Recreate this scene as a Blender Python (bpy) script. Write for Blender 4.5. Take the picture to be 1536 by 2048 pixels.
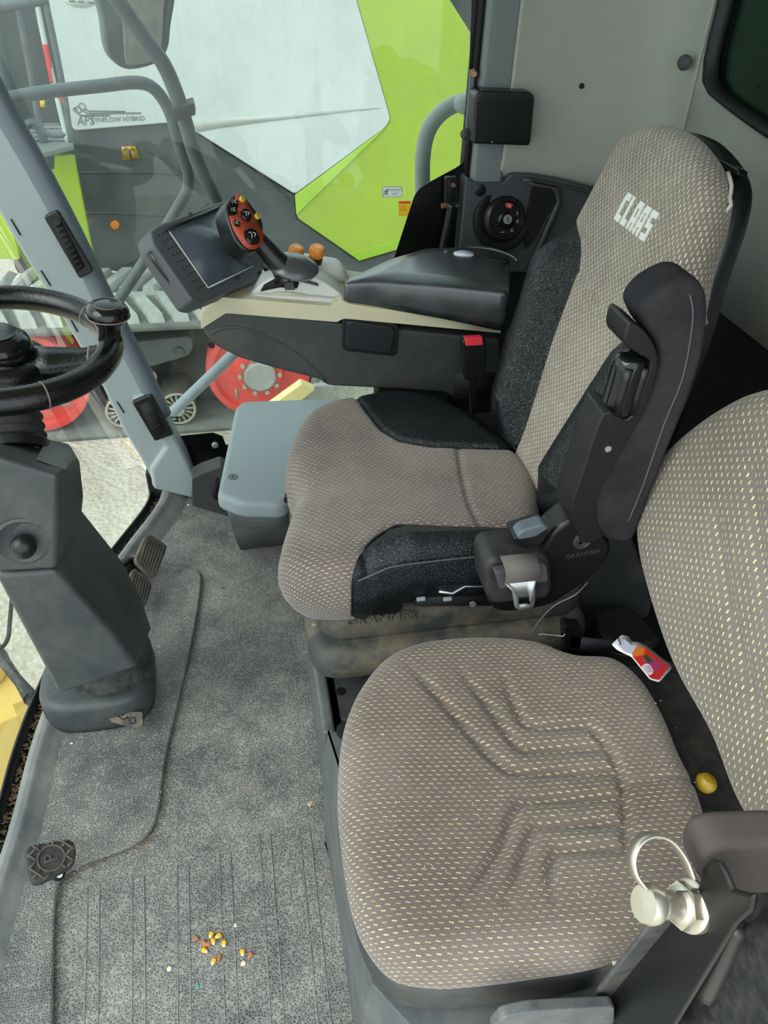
import bpy, math, random
import numpy as np
from mathutils import Vector, Matrix
random.seed(7)
for _o in list(bpy.data.objects): bpy.data.objects.remove(_o)
S = bpy.context.scene
C = S.collection

# ------------------------------------------------------------------ camera, sky, sun, exposure
FPX, CX, CY = 1538.0, 768.0, 1024.0
CAM = np.array([0.0, 0.0, 1.29])
YAW, PITCH, ROLL = 12.0, 38.0, 2.3
_y, _p, _r = (math.radians(a) for a in (YAW, PITCH, ROLL))
_f = np.array([math.sin(_y)*math.cos(_p), math.cos(_y)*math.cos(_p), -math.sin(_p)])
_rt = np.array([math.cos(_y), -math.sin(_y), 0.0]); _up = np.cross(_rt, _f)
_r2 = _rt*math.cos(_r) + _up*math.sin(_r); _u2 = _up*math.cos(_r) - _rt*math.sin(_r)
cd = bpy.data.cameras.new('camera'); cam = bpy.data.objects.new('camera', cd); C.objects.link(cam)
cd.sensor_fit = 'VERTICAL'; cd.sensor_height = 24.0; cd.lens = 24.0*FPX/2048.0; cd.clip_start = 0.01; cd.clip_end = 300
M = Matrix.Identity(4)
for i in range(3):
    M[i][0], M[i][1], M[i][2], M[i][3] = _r2[i], _u2[i], -_f[i], CAM[i]
cam.matrix_world = M
S.camera = cam

w = bpy.data.worlds.new('overcast_sky'); S.world = w; w.use_nodes = True
bg = w.node_tree.nodes['Background']; bg.inputs[0].default_value = (0.86, 0.95, 1.0, 1); bg.inputs[1].default_value = 1.25
sd = bpy.data.lights.new('hazy_sun', 'SUN'); sd.energy = 1.6; sd.angle = math.radians(45); sd.color = (1.0, 0.97, 0.92)
sun = bpy.data.objects.new('hazy_sun', sd); C.objects.link(sun)
sun.rotation_euler = Vector((0.66, 0.34, -0.66)).to_track_quat('-Z', 'Y').to_euler()
S.view_settings.view_transform = 'Standard'; S.view_settings.look = 'None'
S.view_settings.exposure = 0.80; S.view_settings.gamma = 1.0; S.view_settings.use_curve_mapping = False
S.cycles.use_denoising = True
S.cycles.max_bounces = 10; S.cycles.transparent_max_bounces = 16; S.cycles.diffuse_bounces = 5

# ------------------------------------------------------------------ geometry helpers
def ray(px, py): return _f + _r2*(px-CX)/FPX - _u2*(py-CY)/FPX
def hz(px, py, z):
    d = ray(px, py); return CAM + d*(z-CAM[2])/d[2]
def hy(px, py, y):
    d = ray(px, py); return CAM + d*(y-CAM[1])/d[1]
def hx(px, py, x):
    d = ray(px, py); return CAM + d*(x-CAM[0])/d[0]
def unit(v):
    v = np.array(v, float); return v/np.linalg.norm(v)
class Fr:                                   # a flat frame in the cab: origin, two axes and the normal
    def __init__(s, o, e1, e2, n=None):
        s.o = np.array(o, float); s.e1 = unit(e1); s.e2 = unit(e2)
        s.n = unit(np.cross(s.e1, s.e2)) if n is None else unit(n)
    def w(s, a, b, h=0.0): return s.o + s.e1*a + s.e2*b + s.n*h
    def px(s, px, py, h=0.0):
        o = s.o + s.n*h; d = ray(px, py); q = CAM + d*((o-CAM)@s.n)/(d@s.n) - o
        return (q@s.e1, q@s.e2)
    def pxs(s, pts, h=0.0): return [s.px(a, b, h) for a, b in pts]
def FY(y, z=0.0): return Fr((0, y, z), (1, 0, 0), (0, 0, 1))          # normal -y, towards the door
def FZ(z): return Fr((0, 0, z), (1, 0, 0), (0, 1, 0))
def FX(x): return Fr((x, 0, 0), (0, -1, 0), (0, 0, 1))                 # normal -x, towards the front

WL = {}
def wl(o): return WL.get(o.name, np.zeros(3)) if o else np.zeros(3)
def tag(o, label=None, cat=None, group=None, kind=None):
    for k, v in (('label', label), ('category', cat), ('group', group), ('kind', kind)):
        if v: o[k] = v
    return o
def thing(name, loc, label, cat, group=None, kind=None):
    o = bpy.data.objects.new(name, None); C.objects.link(o); o.location = [float(a) for a in loc]
    o.empty_display_size = 0.05
    WL[o.name] = np.array(loc, float)
    return tag(o, label, cat, group, kind)
def mesh(name, V, F, mat, parent=None, smooth=True, bevel=0.0, seg=2, uv=None, sub=0, mats=None, mi=None):
    V = np.array([list(v) for v in V], float)
    c = (V.min(0)+V.max(0))/2; c[2] = V[:, 2].min()
    me = bpy.data.meshes.new(name); me.from_pydata([tuple(v) for v in (V-c)], [], [tuple(f) for f in F])
    if uv is not None:
        l = me.uv_layers.new(name='uv'); idx = np.zeros(len(me.loops), int); me.loops.foreach_get('vertex_index', idx)
        l.data.foreach_set('uv', np.array(uv, float)[idx].ravel())
    for m in (mats or [mat]): me.materials.append(m)
    if mi is not None: me.polygons.foreach_set('material_index', mi)
    o = bpy.data.objects.new(name, me); C.objects.link(o); o.parent = parent
    o.location = c - wl(parent); WL[o.name] = c
    if smooth: me.shade_smooth()
    if bevel:
        b = o.modifiers.new('bevel', 'BEVEL'); b.width = bevel; b.segments = seg; b.limit_method = 'ANGLE'; b.angle_limit = math.radians(35)
        b.harden_normals = False
        if smooth:
            e = o.modifiers.new('wn', 'WEIGHTED_NORMAL'); e.keep_sharp = False
    if sub:
        b = o.modifiers.new('sub', 'SUBSURF'); b.levels = sub; b.render_levels = sub
    return o
def area2(p): return 0.5*sum(p[i-1][0]*p[i][1]-p[i][0]*p[i-1][1] for i in range(len(p)))
def smooth2(p, n=8, closed=True):
    p = [np.array(a, float) for a in p]; N = len(p); out = []
    for i in range(N if closed else N-1):
        if closed: a, b, c, d = p[i-1], p[i], p[(i+1) % N], p[(i+2) % N]
        else: a, b, c, d = p[max(i-1, 0)], p[i], p[i+1], p[min(i+2, N-1)]
        for k in range(n):
            t = k/n
            out.append(0.5*((2*b)+(c-a)*t+(2*a-5*b+4*c-d)*t*t+(3*b-a-3*c+d)*t**3))
    if not closed: out.append(p[-1])
    return out
def rounded(p, r, n=4):                     # round the corners of a polygon (2D)
    out = []; N = len(p); p = [np.array(a, float) for a in p]
    for i in range(N):
        a, b, c = p[i-1], p[i], p[(i+1) % N]
        la, lc = np.linalg.norm(a-b), np.linalg.norm(c-b); k = min(r, la*0.45, lc*0.45)
        s, e = b+(a-b)/la*k, b+(c-b)/lc*k
        for j in range(n+1):
            t = j/n; out.append((1-t)**2*s+2*t*(1-t)*b+t*t*e)
    return out
def rrect(x0, x1, y0, y1, r, n=4): return rounded([(x0, y0), (x1, y0), (x1, y1), (x0, y1)], r, n)
def prism(name, poly, fr, h0, h1, mat, parent=None, bevel=0.0, seg=2, smooth=True, shift=(0, 0)):
    if area2(poly) < 0: poly = poly[::-1]
    n = len(poly); V = [fr.w(a, b, h0) for a, b in poly] + [fr.w(a+shift[0], b+shift[1], h1) for a, b in poly]
    F = [list(range(n))[::-1], list(range(n, 2*n))] + [[i, (i+1) % n, n+(i+1) % n, n+i] for i in range(n)]
    if (h1 < h0): F = [f[::-1] for f in F]
    return mesh(name, V, F, mat, parent, smooth, bevel, seg)
def box(name, c, size, mat, parent=None, ax=None, bevel=0.004, seg=2):
    e = ax or ((1, 0, 0), (0, 1, 0), (0, 0, 1)); e = [unit(a) for a in e]
    fr = Fr(c, e[0], e[1], e[2]); a, b, h = (s/2 for s in size)
    return prism(name, [(-a, -b), (a, -b), (a, b), (-a, b)], fr, -h, h, mat, parent, bevel, seg)
def ringprism(name, outer, inner, fr, h0, h1, mat, parent=None, bevel=0.0):      # frame between two loops with equal counts
    n = len(outer); V = []
    for h in (h0, h1):
        for L in (outer, inner): V += [fr.w(a, b, h) for a, b in L]
    F = []
    for i in range(n):
        j = (i+1) % n
        F += [[2*n+i, 2*n+j, 3*n+j, 3*n+i], [j, i, n+i, n+j], [i, j, 2*n+j, 2*n+i], [n+j, n+i, 3*n+i, 3*n+j]]
    return mesh(name, V, F, mat, parent, True, bevel)
def resample(p, n):
    p = [np.array(a, float) for a in p]; p.append(p[0]); d = [0]
    for i in range(1, len(p)): d.append(d[-1]+np.linalg.norm(p[i]-p[i-1]))
    q = np.linspace(0, d[-1], n, endpoint=False); P = np.array(p)
    return [np.array([np.interp(t, d, P[:, k]) for k in range(P.shape[1])]) for t in q]
def tube(name, pts, r, mat, parent=None, seg=14, closed=False, radii=None, sm=0, flat=1.0):
    P = [np.array(p, float) for p in pts]
    if sm:
        if radii is not None:
            P = [np.append(p, q) for p, q in zip(P, radii)]; P = smooth2(P, sm, closed); radii = [p[3] for p in P]; P = [p[:3] for p in P]
        else: P = smooth2(P, sm, closed)
    n = len(P); V = []; F = []; nrm = None
    for i in range(n):
        if closed: t = P[(i+1) % n]-P[i-1]
        else: t = P[min(i+1, n-1)]-P[max(i-1, 0)]
        t = unit(t)
        if nrm is None:
            a = np.array([0, 0, 1.0]) if abs(t[2]) < 0.9 else np.array([1.0, 0, 0])
            nrm = unit(a-t*(a@t))
        else: nrm = unit(nrm-t*(nrm@t))
        b = np.cross(t, nrm); R = radii[i] if radii is not None else r
        for k in range(seg):
            a = 2*math.pi*k/seg; V.append(P[i]+nrm*R*math.cos(a)*flat+b*R*math.sin(a))
    for i in range(n if closed else n-1):
        j = (i+1) % n
        for k in range(seg): F.append([i*seg+k, i*seg+(k+1) % seg, j*seg+(k+1) % seg, j*seg+k])
    if not closed: F += [list(range(seg))[::-1], list(range((n-1)*seg, n*seg))]
    return mesh(name, V, F, mat, parent)
def lathe(name, prof, o, ax, mat, parent=None, seg=32, sx=1.0, e1=None):
    ax = unit(ax); a = np.array([0, 0, 1.0]) if abs(ax[2]) < 0.9 else np.array([1.0, 0, 0])
    e1 = unit(a-ax*(a@ax)) if e1 is None else unit(e1); e2 = np.cross(ax, e1); o = np.array(o, float); V = []; F = []
    for r, h in prof:
        for k in range(seg):
            t = 2*math.pi*k/seg; V.append(o+ax*h+e1*r*math.cos(t)*sx+e2*r*math.sin(t))
    m = len(prof)
    for i in range(m-1):
        for k in range(seg): F.append([i*seg+k, i*seg+(k+1) % seg, (i+1)*seg+(k+1) % seg, (i+1)*seg+k])
    F += [list(range(seg))[::-1], list(range((m-1)*seg, m*seg))]
    ob = mesh(name, V, F, mat, parent)
    e = ob.modifiers.new('es', 'EDGE_SPLIT'); e.split_angle = math.radians(40)
    return ob
def loft(name, secs, mat, parent=None, bevel=0.0, caps=True, smooth=True, seg=2):
    n = len(secs[0]); V = [p for s in secs for p in s]; F = []
    for i in range(len(secs)-1):
        for k in range(n): F.append([i*n+k, i*n+(k+1) % n, (i+1)*n+(k+1) % n, (i+1)*n+k])
    if caps: F += [list(range(n))[::-1], list(range((len(secs)-1)*n, len(secs)*n))]
    return mesh(name, V, F, mat, parent, smooth, bevel, seg)
def grid(name, fn, nu, nv, mat, parent=None, uv=None, thick=0.0):
    V = []; U = []
    for i in range(nu+1):
        for j in range(nv+1):
            V.append(fn(i/nu, j/nv)); U.append(uv(i/nu, j/nv) if uv else (i/nu, j/nv))
    F = [[i*(nv+1)+j, (i+1)*(nv+1)+j, (i+1)*(nv+1)+j+1, i*(nv+1)+j+1] for i in range(nu) for j in range(nv)]
    o = mesh(name, V, F, mat, parent, uv=U)
    if thick:
        s = o.modifiers.new('solid', 'SOLIDIFY'); s.thickness = thick; s.offset = 0
    return o
def polydist(P, L):                          # distance of points P (N,2) to polyline L
    D = np.full(len(P), 1e9)
    for a, b in zip(L[:-1], L[1:]):
        a = np.array(a); b = np.array(b); ab = b-a; t = np.clip(((P-a)@ab)/max(ab@ab, 1e-12), 0, 1)
        D = np.minimum(D, np.linalg.norm(P-(a+t[:, None]*ab), axis=1))
    return D
def inside(P, poly):
    x, y = P[:, 0], P[:, 1]; r = np.zeros(len(P), bool); n = len(poly)
    for i in range(n):
        x1, y1 = poly[i-1]; x2, y2 = poly[i]
        c = ((y1 > y) != (y2 > y)) & (x < (x2-x1)*(y-y1)/((y2-y1) if y2 != y1 else 1e-12)+x1); r ^= c
    return r
def cushion(outline, fr, drop, edge, hfun, rings, seg, center=None, bulge=0.0, tuck=0.02):
    """upholstered pad: polar grid inside an outline, rounded edge of radius `edge`, sides falling by `drop`. returns V, F, UV, S (2D)"""
    L = np.array(resample(smooth2(outline, 6), seg))
    if area2(L) < 0: L = L[::-1]
    c = L.mean(0) if center is None else np.array(center)
    tg = np.roll(L, -1, 0)-np.roll(L, 1, 0); nn = np.stack([tg[:, 1], -tg[:, 0]], 1); nn /= np.linalg.norm(nn, axis=1)[:, None]
    inn = L - nn*edge
    V = []; U = []; S2 = []
    def add(p2, h, u2):
        for a, b, e in zip(p2, h, u2): V.append(fr.w(a[0], a[1], b)); U.append(e); S2.append(a)
    fs = np.linspace(0, 1, rings)[1:]
    add([c], hfun(np.array([c])), [c])
    for k in fs:
        p = c+(inn-c)*k; add(p, hfun(p), p)
    ht = hfun(inn)
    for k in range(1, 7):
        a = math.pi/2*k/6; p = inn+nn*edge*math.sin(a)
        add(p, ht-edge*(1-math.cos(a)), inn+nn*edge*a)
    for k in range(1, 6):
        p = L+nn*(bulge*math.sin(math.pi*k/5)-tuck*(k/5)**2); hh = ht-edge-(drop-edge)*k/5
        add(p, hh, inn+nn*(edge*math.pi/2+(drop-edge)*k/5))
    n = seg; m = (len(V)-1)//n; F = []
    for k in range(n): F.append([0, 1+k, 1+(k+1) % n])
    for i in range(m-1):
        for k in range(n): F.append([1+i*n+k, 1+(i+1)*n+k, 1+(i+1)*n+(k+1) % n, 1+i*n+(k+1) % n])
    return np.array(V), F, np.array(U), np.array(S2)
def snap_split(V, F, U, S2, polys):
    """triangulate the pad and pull vertices onto the seam lines, so that cloth and leather meet in a clean edge. returns F and a class per face"""
    T = []
    for f in F: T += [list(f)] if len(f) == 3 else [[f[0], f[1], f[2]], [f[0], f[2], f[3]]]
    T = np.array(T); cls = np.zeros(len(T), int)
    for ci, poly in enumerate(polys):
        fl = inside(S2, poly); on = np.zeros(len(S2), bool)
        E = np.unique(np.sort(np.concatenate([T[:, [0, 1]], T[:, [1, 2]], T[:, [0, 2]]]), axis=1), axis=0)
        E = E[fl[E[:, 0]] != fl[E[:, 1]]]
        lo_ = np.zeros(len(E)); hi_ = np.ones(len(E)); A, B = S2[E[:, 0]], S2[E[:, 1]]; fa_ = fl[E[:, 0]]
        for _ in range(18):
            mid = (lo_+hi_)/2; im = inside(A+(B-A)*mid[:, None], poly); same = im == fa_; lo_ = np.where(same, mid, lo_); hi_ = np.where(same, hi_, mid)
        t = (lo_+hi_)/2; best = {}
        for (a, b), k in zip(E, t):
            v, o, s = (a, b, k) if k < 0.5 else (b, a, 1-k)
            if v not in best or s < best[v][1]: best[v] = (o, s)
        V0, U0, S0 = V.copy(), U.copy(), S2.copy()
        for v, (o, s) in best.items():
            V[v] = V0[v]+(V0[o]-V0[v])*s; U[v] = U0[v]+(U0[o]-U0[v])*s; S2[v] = S0[v]+(S0[o]-S0[v])*s; on[v] = True
        free = ~on[T]; n_in = (free & fl[T]).sum(1); n_out = (free & ~fl[T]).sum(1); cm = inside(S2[T].mean(1), poly)
        cls[np.where(n_in+n_out > 0, n_in > n_out, cm) & (cls == 0)] = ci+1
    return T.tolist(), cls
def submesh(name, V, F, U, mat, parent):
    used = sorted({i for f in F for i in f}); mp = {a: b for b, a in enumerate(used)}
    return mesh(name, V[used], [[mp[i] for i in f] for f in F], mat, parent, uv=U[used])
def text(name, body, fr, s, t, size, mat, parent, h=0.0, ext=0.0008, ang=0.0, shear=0.0, sx=1.0, align='CENTER'):
    cu = bpy.data.curves.new(name, 'FONT'); cu.body = body; cu.size = size; cu.extrude = ext; cu.align_x = align; cu.align_y = 'CENTER'
    cu.shear = shear; cu.resolution_u = 2
    o = bpy.data.objects.new(name, cu); C.objects.link(o)
    dg = bpy.context.evaluated_depsgraph_get(); me = bpy.data.meshes.new_from_object(o.evaluated_get(dg))
    V = [v.co.copy() for v in me.vertices]; F = [list(p.vertices) for p in me.polygons]
    bpy.data.objects.remove(o); bpy.data.curves.remove(cu); bpy.data.meshes.remove(me)
    ca, sa = math.cos(ang), math.sin(ang)
    W = [fr.w(s+(v.x*sx)*ca-v.y*sa, t+(v.x*sx)*sa+v.y*ca, h+v.z) for v in V]
    return mesh(name, W, F, mat, parent, smooth=False)

# ------------------------------------------------------------------ materials
def c8(r, g, b):
    f = lambda v: (v/255/12.92) if v/255 <= 0.04045 else ((v/255+0.055)/1.055)**2.4
    return (f(r), f(g), f(b), 1)
class NT:
    def __init__(s, name):
        s.m = bpy.data.materials.new(name); s.m.use_nodes = True; s.t = s.m.node_tree; s.b = s.t.nodes['Principled BSDF']
    def n(s, typ, **kw):
        n = s.t.nodes.new(typ)
        for k, v in kw.items():
            if k.startswith('i_'): n.inputs[k[2:].replace('_', ' ')].default_value = v
            else: setattr(n, k, v)
        return n
    def l(s, a, b): s.t.links.new(a, b)
    def math(s, op, a, b=None, c=None):
        n = s.n('ShaderNodeMath', operation=op)
        for i, v in enumerate((a, b, c)):
            if v is None: continue
            if isinstance(v, (int, float)): n.inputs[i].default_value = v
            else: s.l(v, n.inputs[i])
        return n.outputs[0]
    def mix(s, fac, a, b):
        n = s.n('ShaderNodeMix', data_type='RGBA')
        for k, v in ((0, fac), (6, a), (7, b)):
            if isinstance(v, (int, float, tuple)): n.inputs[k].default_value = v
            else: s.l(v, n.inputs[k])
        return n.outputs[2]
    def coords(s, kind='Object'): return s.n('ShaderNodeTexCoord').outputs[kind]
    def pos(s): return s.n('ShaderNodeNewGeometry').outputs['Position']
    def noise(s, scale, detail=3, rough=0.6, vec=None, dist=0.0):
        n = s.n('ShaderNodeTexNoise'); n.inputs['Scale'].default_value = scale; n.inputs['Detail'].default_value = detail
        n.inputs['Roughness'].default_value = rough; n.inputs['Distortion'].default_value = dist
        s.l(vec if vec is not None else s.pos(), n.inputs['Vector']); return n.outputs[0]
    def ramp(s, v, a, b):
        n = s.n('ShaderNodeMapRange'); n.inputs[1].default_value = a; n.inputs[2].default_value = b; s.l(v, n.inputs[0]); return n.outputs[0]
    def bump(s, h, strength, dist=0.002):
        n = s.n('ShaderNodeBump'); n.inputs['Strength'].default_value = strength; n.inputs['Distance'].default_value = dist
        s.l(h, n.inputs['Height']); s.l(n.outputs[0], s.b.inputs['Normal'])
    def set(s, **k):
        for a, v in k.items():
            i = s.b.inputs[a.replace('_', ' ')]
            if isinstance(v, (int, float, tuple)): i.default_value = v
            else: s.l(v, i)
        return s
def plastic(name, col, rough=0.5, grain=0.0, gscale=900, dirt=0.0, dcol=(150, 140, 122), dscale=9, metal=0.0, spec=0.5, scratch=0.0):
    N = NT(name); base = col if len(col) == 4 else c8(*col); out = base
    if dirt:
        a = N.noise(dscale, 6, 0.65); b = N.noise(dscale*7, 4, 0.7)
        f = N.math('MULTIPLY', N.ramp(N.math('ADD', a, N.math('MULTIPLY', b, 0.35)), 0.58, 0.9), dirt)
        out = N.mix(f, base, c8(*dcol)); N.set(Roughness=N.math('ADD', N.math('MULTIPLY', f, 0.4), rough))
    else: N.set(Roughness=rough)
    if scratch:
        mp = N.n('ShaderNodeMapping'); mp.inputs['Scale'].default_value = (30, 30, 260); mp.inputs['Rotation'].default_value = (0.3, 0.5, 0.2); N.l(N.pos(), mp.inputs[0])
        sc = N.ramp(N.noise(1.0, 5, 0.75, mp.outputs[0], 0.6), 0.66, 0.78); reg = N.ramp(N.noise(7, 3, 0.5), 0.5, 0.7)
        out = N.mix(N.math('MULTIPLY', N.math('MULTIPLY', sc, reg), scratch), out, c8(175, 180, 176))
    N.set(Base_Color=out, Metallic=metal)
    N.b.inputs['Specular IOR Level'].default_value = spec
    if grain: N.bump(N.noise(gscale, 2, 0.5), grain, 0.001)
    return N.m
def leather(name, col, rough=0.30, bs=0.9):
    N = NT(name); v = N.n('ShaderNodeTexVoronoi', feature='DISTANCE_TO_EDGE'); v.inputs['Scale'].default_value = 300; N.l(N.pos(), v.inputs[0])
    h = N.math('MINIMUM', v.outputs['Distance'], 0.25)
    cr = N.ramp(N.noise(60, 6, 0.8, dist=2.5), 0.62, 0.7); wear = N.math('MULTIPLY', cr, N.ramp(N.noise(6, 2), 0.52, 0.62))
    N.set(Base_Color=N.mix(N.math('MULTIPLY', wear, 0.35), c8(*col), c8(120, 125, 125)), Roughness=rough)
    N.bump(h, bs, 0.0022); return N.m
def fabric(name, base, dash, sp=0.0108, row=0.0062, dl=0.52, dw=0.30, base2=None, knit=1.0):
    """knitted seat cloth: rows of short dashes, laid on the pad's own surface coordinates in metres"""
    N = NT(name); uv = N.coords('UV'); sx = N.n('ShaderNodeSeparateXYZ')
    wob = N.n('ShaderNodeTexNoise'); wob.inputs['Scale'].default_value = 300; N.l(uv, wob.inputs['Vector'])
    va = N.n('ShaderNodeVectorMath', operation='MULTIPLY_ADD'); N.l(wob.outputs['Color'], va.inputs[0]); va.inputs[1].default_value = (0.0016, 0.0010, 0); N.l(uv, va.inputs[2])
    N.l(va.outputs[0], sx.inputs[0]); u, v = sx.outputs[0], sx.outputs[1]
    vr = N.math('DIVIDE', v, row); ri = N.math('FLOOR', vr); rf = N.math('FRACT', vr)
    off = N.math('MULTIPLY', N.math('PINGPONG', ri, 1.0), 0.5)
    uc = N.math('ADD', N.math('DIVIDE', u, sp), off); cf = N.math('FRACT', uc)
    step = N.math('MULTIPLY', N.math('GREATER_THAN', cf, dl*0.5), -0.10)                  # each dash has a small jog half way
    rr = N.math('ABSOLUTE', N.math('SUBTRACT', N.math('SUBTRACT', rf, step), 0.42))
    d = N.math('MULTIPLY', N.math('LESS_THAN', cf, dl), N.math('LESS_THAN', rr, dw*0.5))
    cell = N.n('ShaderNodeTexWhiteNoise', noise_dimensions='2D'); cv = N.n('ShaderNodeCombineXYZ'); N.l(N.math('FLOOR', uc), cv.inputs[0]); N.l(ri, cv.inputs[1]); N.l(cv.outputs[0], cell.inputs['Vector'])
    d = N.math('MULTIPLY', d, N.math('ADD', N.math('MULTIPLY', cell.outputs[0], 0.6), 0.4))
    big = N.noise(5, 5, 0.65); fine = N.noise(700, 2, 0.7)
    kx = N.math('PINGPONG', N.math('DIVIDE', v, 0.0016), 1.0)
    b2 = base2 or tuple(int(a*0.74) for a in base)
    bc = N.mix(N.ramp(big, 0.35, 0.68), c8(*base), c8(*b2))
    bc = N.mix(N.math('MULTIPLY', N.ramp(fine, 0.35, 0.75), 0.45), bc, c8(*[int(a*0.6) for a in base]))
    N.set(Base_Color=N.mix(d, bc, c8(*dash)), Roughness=0.95)
    N.b.inputs['Sheen Weight'].default_value = 0.25; N.b.inputs['Specular IOR Level'].default_value = 0.15
    N.bump(N.math('ADD', N.math('ADD', N.math('MULTIPLY', fine, 0.6), N.math('MULTIPLY', kx, 0.25*knit)), N.math('MULTIPLY', d, 0.5)), 0.6, 0.0012)
    return N.m
def glass(name, tint, dust, speck, refl=0.06, dustcol=(170, 172, 166)):
    N = NT(name); t = N.t; out = t.nodes['Material Output']; t.nodes.remove(N.b)
    tr = N.n('ShaderNodeBsdfTransparent'); tr.inputs[0].default_value = tint
    gl = N.n('ShaderNodeBsdfGlossy'); gl.inputs['Roughness'].default_value = 0.02
    fr = N.n('ShaderNodeFresnel'); fr.inputs[0].default_value = 1.35
    m1 = N.n('ShaderNodeMixShader'); N.l(N.math('MINIMUM', N.math('MULTIPLY', fr.outputs[0], refl/0.06), 0.22), m1.inputs[0]); N.l(tr.outputs[0], m1.inputs[1]); N.l(gl.outputs[0], m1.inputs[2])
    df = N.n('ShaderNodeBsdfDiffuse'); df.inputs[0].default_value = c8(*dustcol); tl = N.n('ShaderNodeBsdfTranslucent'); tl.inputs[0].default_value = c8(*dustcol)
    dm = N.n('ShaderNodeMixShader'); dm.inputs[0].default_value = 0.6; N.l(df.outputs[0], dm.inputs[1]); N.l(tl.outputs[0], dm.inputs[2])
    a = N.ramp(N.noise(4.5, 6, 0.7), 0.40, 0.75); sp = N.ramp(N.noise(330, 2, 0.6), 0.70, 0.80); st = N.n('ShaderNodeMapping'); st.inputs['Scale'].default_value = (70, 70, 5); st.inputs['Rotation'].default_value = (0, 0.25, 0); N.l(N.pos(), st.inputs[0])
    sk = N.ramp(N.noise(1.0, 4, 0.7, st.outputs[0]), 0.55, 0.85)
    fac = N.math('ADD', N.math('ADD', N.math('MULTIPLY', a, dust), N.math('MULTIPLY', sp, speck)), N.math('MULTIPLY', sk, dust*0.6))
    m2 = N.n('ShaderNodeMixShader'); N.l(N.math('MINIMUM', fac, 0.9), m2.inputs[0]); N.l(m1.outputs[0], m2.inputs[1]); N.l(dm.outputs[0], m2.inputs[2])
    N.l(m2.outputs[0], out.inputs[0]); return N.m

BLACK = plastic('black plastic', (21, 22, 23), 0.36, 0.15, 700)
BLACKG = plastic('glossy black', (18, 19, 20), 0.14)
BLACKM = plastic('matt black', (15, 16, 17), 0.75)
SHELL = plastic('black seat shell', (32, 34, 36), 0.5, 0.25, 800)
DKGREY = plastic('dark grey moulded plastic', (52, 56, 57), 0.5, 0.3, 900, dirt=0.12)
DUSTY = plastic('dusty dark plastic', (60, 63, 62), 0.6, 0.3, 900, dirt=0.9, dcol=(128, 117, 96), dscale=8)
SCUFF = plastic('scuffed grey plastic', (82, 88, 89), 0.42, 0.25, 900, dirt=0.25, dcol=(150, 150, 145), dscale=14, scratch=0.8)
COLUMN = plastic('steering column plastic', (60, 64, 66), 0.42, 0.3, 900, dirt=0.14, dcol=(150, 150, 142), dscale=11, scratch=0.55)
LTGREY = plastic('light grey pillar plastic', (150, 160, 161), 0.5, 0.2, 800, dirt=0.06)
TUBEG = plastic('blue grey pillar tube', (98, 108, 116), 0.45, 0.15, 800)
LID = plastic('blue grey lid plastic', (140, 153, 157), 0.5, 0.25, 900, dirt=0.15, dcol=(175, 172, 160), dscale=12)
CREAM = plastic('cream console trim', (196, 190, 160), 0.5, 0.15, 800, dirt=0.12, dcol=(120, 105, 85))
OFFWHITE = plastic('off white console top', (205, 206, 200), 0.45, 0.15, 800, dirt=0.2, dcol=(160, 155, 145), dscale=16)
PAD = plastic('black arm pad', (30, 34, 36), 0.25, 0.12, 700, dirt=0.35, dcol=(100, 108, 110), dscale=3)  # pale blotches: worn dust plus sky sheen put into the colour
PAD.node_tree.nodes['Principled BSDF'].inputs['Coat Weight'].default_value = 0.8; PAD.node_tree.nodes['Principled BSDF'].inputs['Coat Roughness'].default_value = 0.22
RUBBER = plastic('black rubber', (44, 45, 46), 0.7, 0.3, 500, dirt=0.35, dcol=(110, 104, 92), dscale=25)
PEDAL = plastic('worn pedal rubber', (78, 74, 70), 0.75, 0.4, 300, dirt=0.7, dcol=(122, 112, 98), dscale=30)
STEEL = plastic('steel', (196, 198, 198), 0.38, metal=0.75)
ZINC = plastic('yellow zinc plating', (204, 198, 184), 0.35, metal=0.85)
REDP = plastic('red plastic', (225, 60, 70), 0.35)
ORANGE = plastic('orange plastic', (222, 140, 48), 0.35)
AMBER = plastic('amber reflector', (250, 140, 20), 0.3)
YELLOWB = plastic('yellow button', (206, 178, 50), 0.4)
YELKNOB = plastic('mustard knob', (176, 148, 40), 0.4)
FACE = plastic('red lever face', (172, 66, 44), 0.45, 0.1)
SCREEN = plastic('dark screen', (66, 74, 84), 0.25)
MONITOR = plastic('charcoal terminal housing', (72, 76, 79), 0.5, 0.3, 900)
LEATHER = leather('black leatherette', (17, 22, 26))
WHEELL = leather('steering wheel leather', (13, 14, 15), 0.17, 0.25)
VELOUR = plastic('charcoal velour', (46, 46, 49), 0.95, 0.5, 900, dirt=0.3, dcol=(98, 92, 88), dscale=8, spec=0.1)
FAB1 = fabric('driver seat cloth', (138, 127, 119), (204, 196, 176), sp=0.0112, row=0.0062, dl=0.5, dw=0.19)
FAB1B = fabric('lit driver backrest cloth', (158, 148, 136), (236, 230, 206), sp=0.0110, row=0.0064, dl=0.54, dw=0.26, base2=(118, 106, 95))  # same cloth as the cushion, lightened to paint in the light on it
FAB2 = fabric('passenger seat cloth', (128, 117, 110), (208, 200, 152), sp=0.0110, row=0.0060, dl=0.5, dw=0.20, base2=(100, 89, 82))
FAB2B = fabric('passenger backrest cloth', (136, 128, 119), (226, 218, 164), sp=0.0115, row=0.0080, dl=0.42, dw=0.25, base2=(120, 113, 104))
LOGOW = plastic('white print', (226, 226, 220), 0.7)
LINER = plastic('grey cloth liner', (166, 169, 159), 0.95, 0.7, 420, dirt=0.1, spec=0.1)
FRIT = plastic('black ceramic border', (6, 7, 7), 0.3)
GLASSR = glass('dusty window glass', (0.74, 0.795, 0.78, 1), 0.12, 0.22)
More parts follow.
